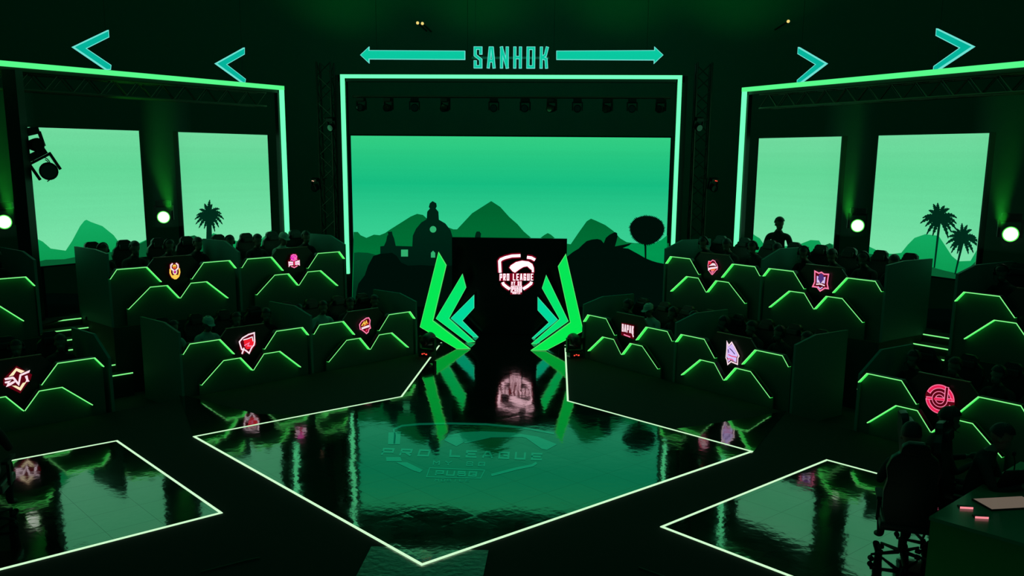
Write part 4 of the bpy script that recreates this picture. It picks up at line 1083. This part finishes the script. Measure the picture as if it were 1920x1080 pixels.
# standing person on the upper right riser
def standing():
    J = {'pelvis': ((0,.02,.95), (.13,.10)), 'belly': ((0,.0,1.09), (.135,.10)), 'chest': ((0,-.03,1.22), (.145,.10)), 'up': ((0,-.05,1.35), (.10,.08)), 'neck': ((.0,-.06,1.44), .064), 'nt': ((.01,-.075,1.50), .057)}
    E_ = [('pelvis','belly'),('belly','chest'),('chest','up'),('up','neck'),('neck','nt')]; fing = []
    for s_, k in ((-1,'l'),(1,'r')):
        el = (s_*.26, -.02, 1.10); wr = (s_*.25, -.14, .88)
        J['sh'+k] = ((s_*.185,-.045,1.35), .068); J['el'+k] = (el, .052); J['wr'+k] = (wr, .034)
        J['hip'+k] = ((s_*.10,.02,.82), .09); J['kn'+k] = ((s_*.12,-.01,.50), .062); J['an'+k] = ((s_*.12,.03,.09), .038); J['to'+k] = ((s_*.14,-.13,.04), (.042,.03))
        E_ += [('up','sh'+k),('sh'+k,'el'+k),('el'+k,'wr'+k),('pelvis','hip'+k),('hip'+k,'kn'+k),('kn'+k,'an'+k),('an'+k,'to'+k)]
        d = Vector(wr)-Vector(el); fing.append((wr, d, (0,-.8,.4), .5*(-s_)))
    hc = Vector((.015,-.085,1.575))
    def mf(c):
        if c.z > 1.455: return 0
        if abs(c.x) > .19 and c.z < 1.12: return 0
        if c.z < .09: return 3
        return 2 if c.z < .9 else 1
    return person_mesh(J, E_, (hc, .3, .9), mf, fing)
me, HM = standing(); hm = hair_mesh(HM, 2)
t = bpy.data.objects.new('person', me); COL.objects.link(t); tag(t, 'standing person in a black t-shirt silhouetted against the inner right screen', 'person')
p = hit(1459, 470, rp(1, UPR, 0, -1.55, 0), (-CS, -SN, 0)); t.location = (p.x, p.y, UZ); t.rotation_euler = (0,0,-.5)
h_ = bpy.data.objects.new('hair', hm); COL.objects.link(h_); h_.parent = t

# ------------------------------------------------------------------ foreground: commentators' table on the right, chair on the left
Td = Vector((.686, .727, 0)); Tn = Vector((.727, -.686, 0))
tb = thing('commentator_table', 'long table under a dark green cloth at the lower right corner', 'table', (4.26, 7.30, .0), math.atan2(.727, .686))
lamp('table_spot', 'SPOT', (6.6, 9.8, 5.5), (5.55, 8.55, .75), 34, (.05, 1, .40), spot_size=math.radians(22), spot_blend=.9, shadow_soft_size=.05)  # unseen green spot added to brighten the table top
clm = mat('dark_green_cloth', (.01,.26,.06), .8, bump=.3, bscale=8)
b = MB(); b.box(0, 2.1, -.75, 0, .72, .75); b.build('table_top', mat('satin_table_top', (.05,.30,.16), .25, ior=1.6), tb)
b = MB(); b.box(.01, 2.09, -.745, -.73, .011, .719); b.box(.01, .025, -.73, -.01, .011, .719); b.build('skirt', clm, tb)
for x in (.08, 2.0):
    for y in (-.66, -.08): b = MB(); b.tube((x, y, .01), (x, y, .719), .02); b.build('leg', M['metal'], tb)
def tpos(u, v, z=.752): return Vector((4.26, 7.30, z)) + Td*u - Vector((-.727, .686, 0))*(-v)*-1 if False else Vector((4.26, 7.30, z)) + Td*u + Vector((.727, -.686, 0))*v
def on_table(name, label, cat, u, v, rz): return thing(name, label, cat, tuple(tpos(u, v)), math.atan2(.727, .686)+rz)
lp = on_table('laptop', 'open dark laptop on the green table at the right edge', 'laptop', 1.28, .12, PI-.6)
b = MB(); b.box(-.17, .17, -.12, .12, 0, .018); b.build('keyboard_base', M['metal'], lp, bevel=.004)
b = MB(); b.box(-.17, .17, -.006, .006, 0, .22, M=Matrix.Translation((0,.125,.018)) @ Matrix.Rotation(-.5,4,'X')); b.build('lid', M['metal'], lp)
gl = on_table('tablet', 'flat glossy tablet reflecting pinkish light on the table edge', 'tablet', .78, .33, -.60)
b = MB(); b.box(-.24, .24, -.13, .13, 0, .012); b.build('body', M['metal'], gl); b = MB(); b.box(-.23, .23, -.12, .12, .012, .0135); b.build('display', mat('tablet_glass', (.05,.06,.05), .12, ior=1.8, emit=(.22,.17,.13), es=.6), gl)  # pinkish reflection painted as emission on the glass
for k, (u, v) in enumerate(((.43, .12), (.30, .29))):
    ph = on_table('smartphone', 'small phone with a glowing pink edge on the table, %s' % ['further one', 'nearer one'][k], 'phone', u, v, -.88)
    b = MB(); b.box(-.055, .055, -.03, .03, 0, .009); b.build('body', M['metal'], ph)
    b = MB(); b.box(-.052, .052, -.036, -.0305, .0, .016); b.build('edge_light', mat('pink_light_%d' % k, (0,0,0), .4, emit=(1,.28,.32), es=1), ph)
mk = on_table('desk_microphone', 'small dark desk microphone beside the laptop', 'microphone', 1.55, .12, 0)
b = MB(); b.lathe([(0,0),(.05,0),(.05,.012),(.0,.014)], seg=16); b.build('base', M['metal'], mk)
b = MB(); b.path([(0,0,.012),(0,0,.14),(-.05,0,.22)], .006); b.build('gooseneck', M['metal'], mk)
b = MB(); b.lathe([(0,-.02),(.018,-.01),(.02,.02),(0,.035)], Matrix.Translation((-.06,0,.235)), 12); b.build('capsule', M['rubber'], mk, smooth=True)
pp = on_table('paper_sheet', 'pale paper sheets lying at the far end of the table', 'paper', 1.72, .22, .3)
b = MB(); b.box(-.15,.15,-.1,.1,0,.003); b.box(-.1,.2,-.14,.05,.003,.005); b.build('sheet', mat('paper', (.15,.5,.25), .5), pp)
def face_to(dx, dy): return math.atan2(dx, -dy)      # rotation that turns -Y towards (dx, dy)
for k, (x, y, dx, dy, wh) in enumerate(((4.36, 8.06, .25, .97, 'nearest the picture centre'), (4.84, 8.72, .6, -.1, 'middle one of the three'), (5.02, 8.26, .75, -.5, 'closest to the right picture edge'))):
    place_chair('black gaming chair at the corner table, %s' % wh, 'gaming chairs at the corner table', (x, y, .011), face_to(dx, dy), .95)
    d = Vector((dx, dy, 0)).normalized()*.02
    seated_person('dark silhouetted person seated at the corner table, %s' % wh, 'people at the corner table', (x+d.x, y+d.y, .011), face_to(dx, dy)+(.1, .0, .1)[k], (2, 0, 1)[k], False, False, k == 1)
place_chair('black star-based chair cropped by the lower left picture edge', 'chair at the left front', (-4.42, 8.20, .011), face_to(-.3, .95))
seated_person('dark seated person cropped by the left picture edge', 'person at the left front', (-4.42, 8.2, .011), face_to(-.3, .95), 3, False, False, False)
# cables on the black carpet
for pts, lb in (([(-1.92,7.35,.008),(-1.6,7.62,.008),(-1.5,7.68,.008)], 'thin cable on the carpet left of the walkway'), ([(1.95,7.75,.008),(2.2,7.55,.008),(2.5,7.4,.008)], 'thin green cable on the carpet right of the walkway')):
    b = MB(); b.path(pts, .007, 6); tag(b.build('cable', mat('cable_'+lb[5:9].strip(), (.12,.12,.06), .5)), lb, 'cable')
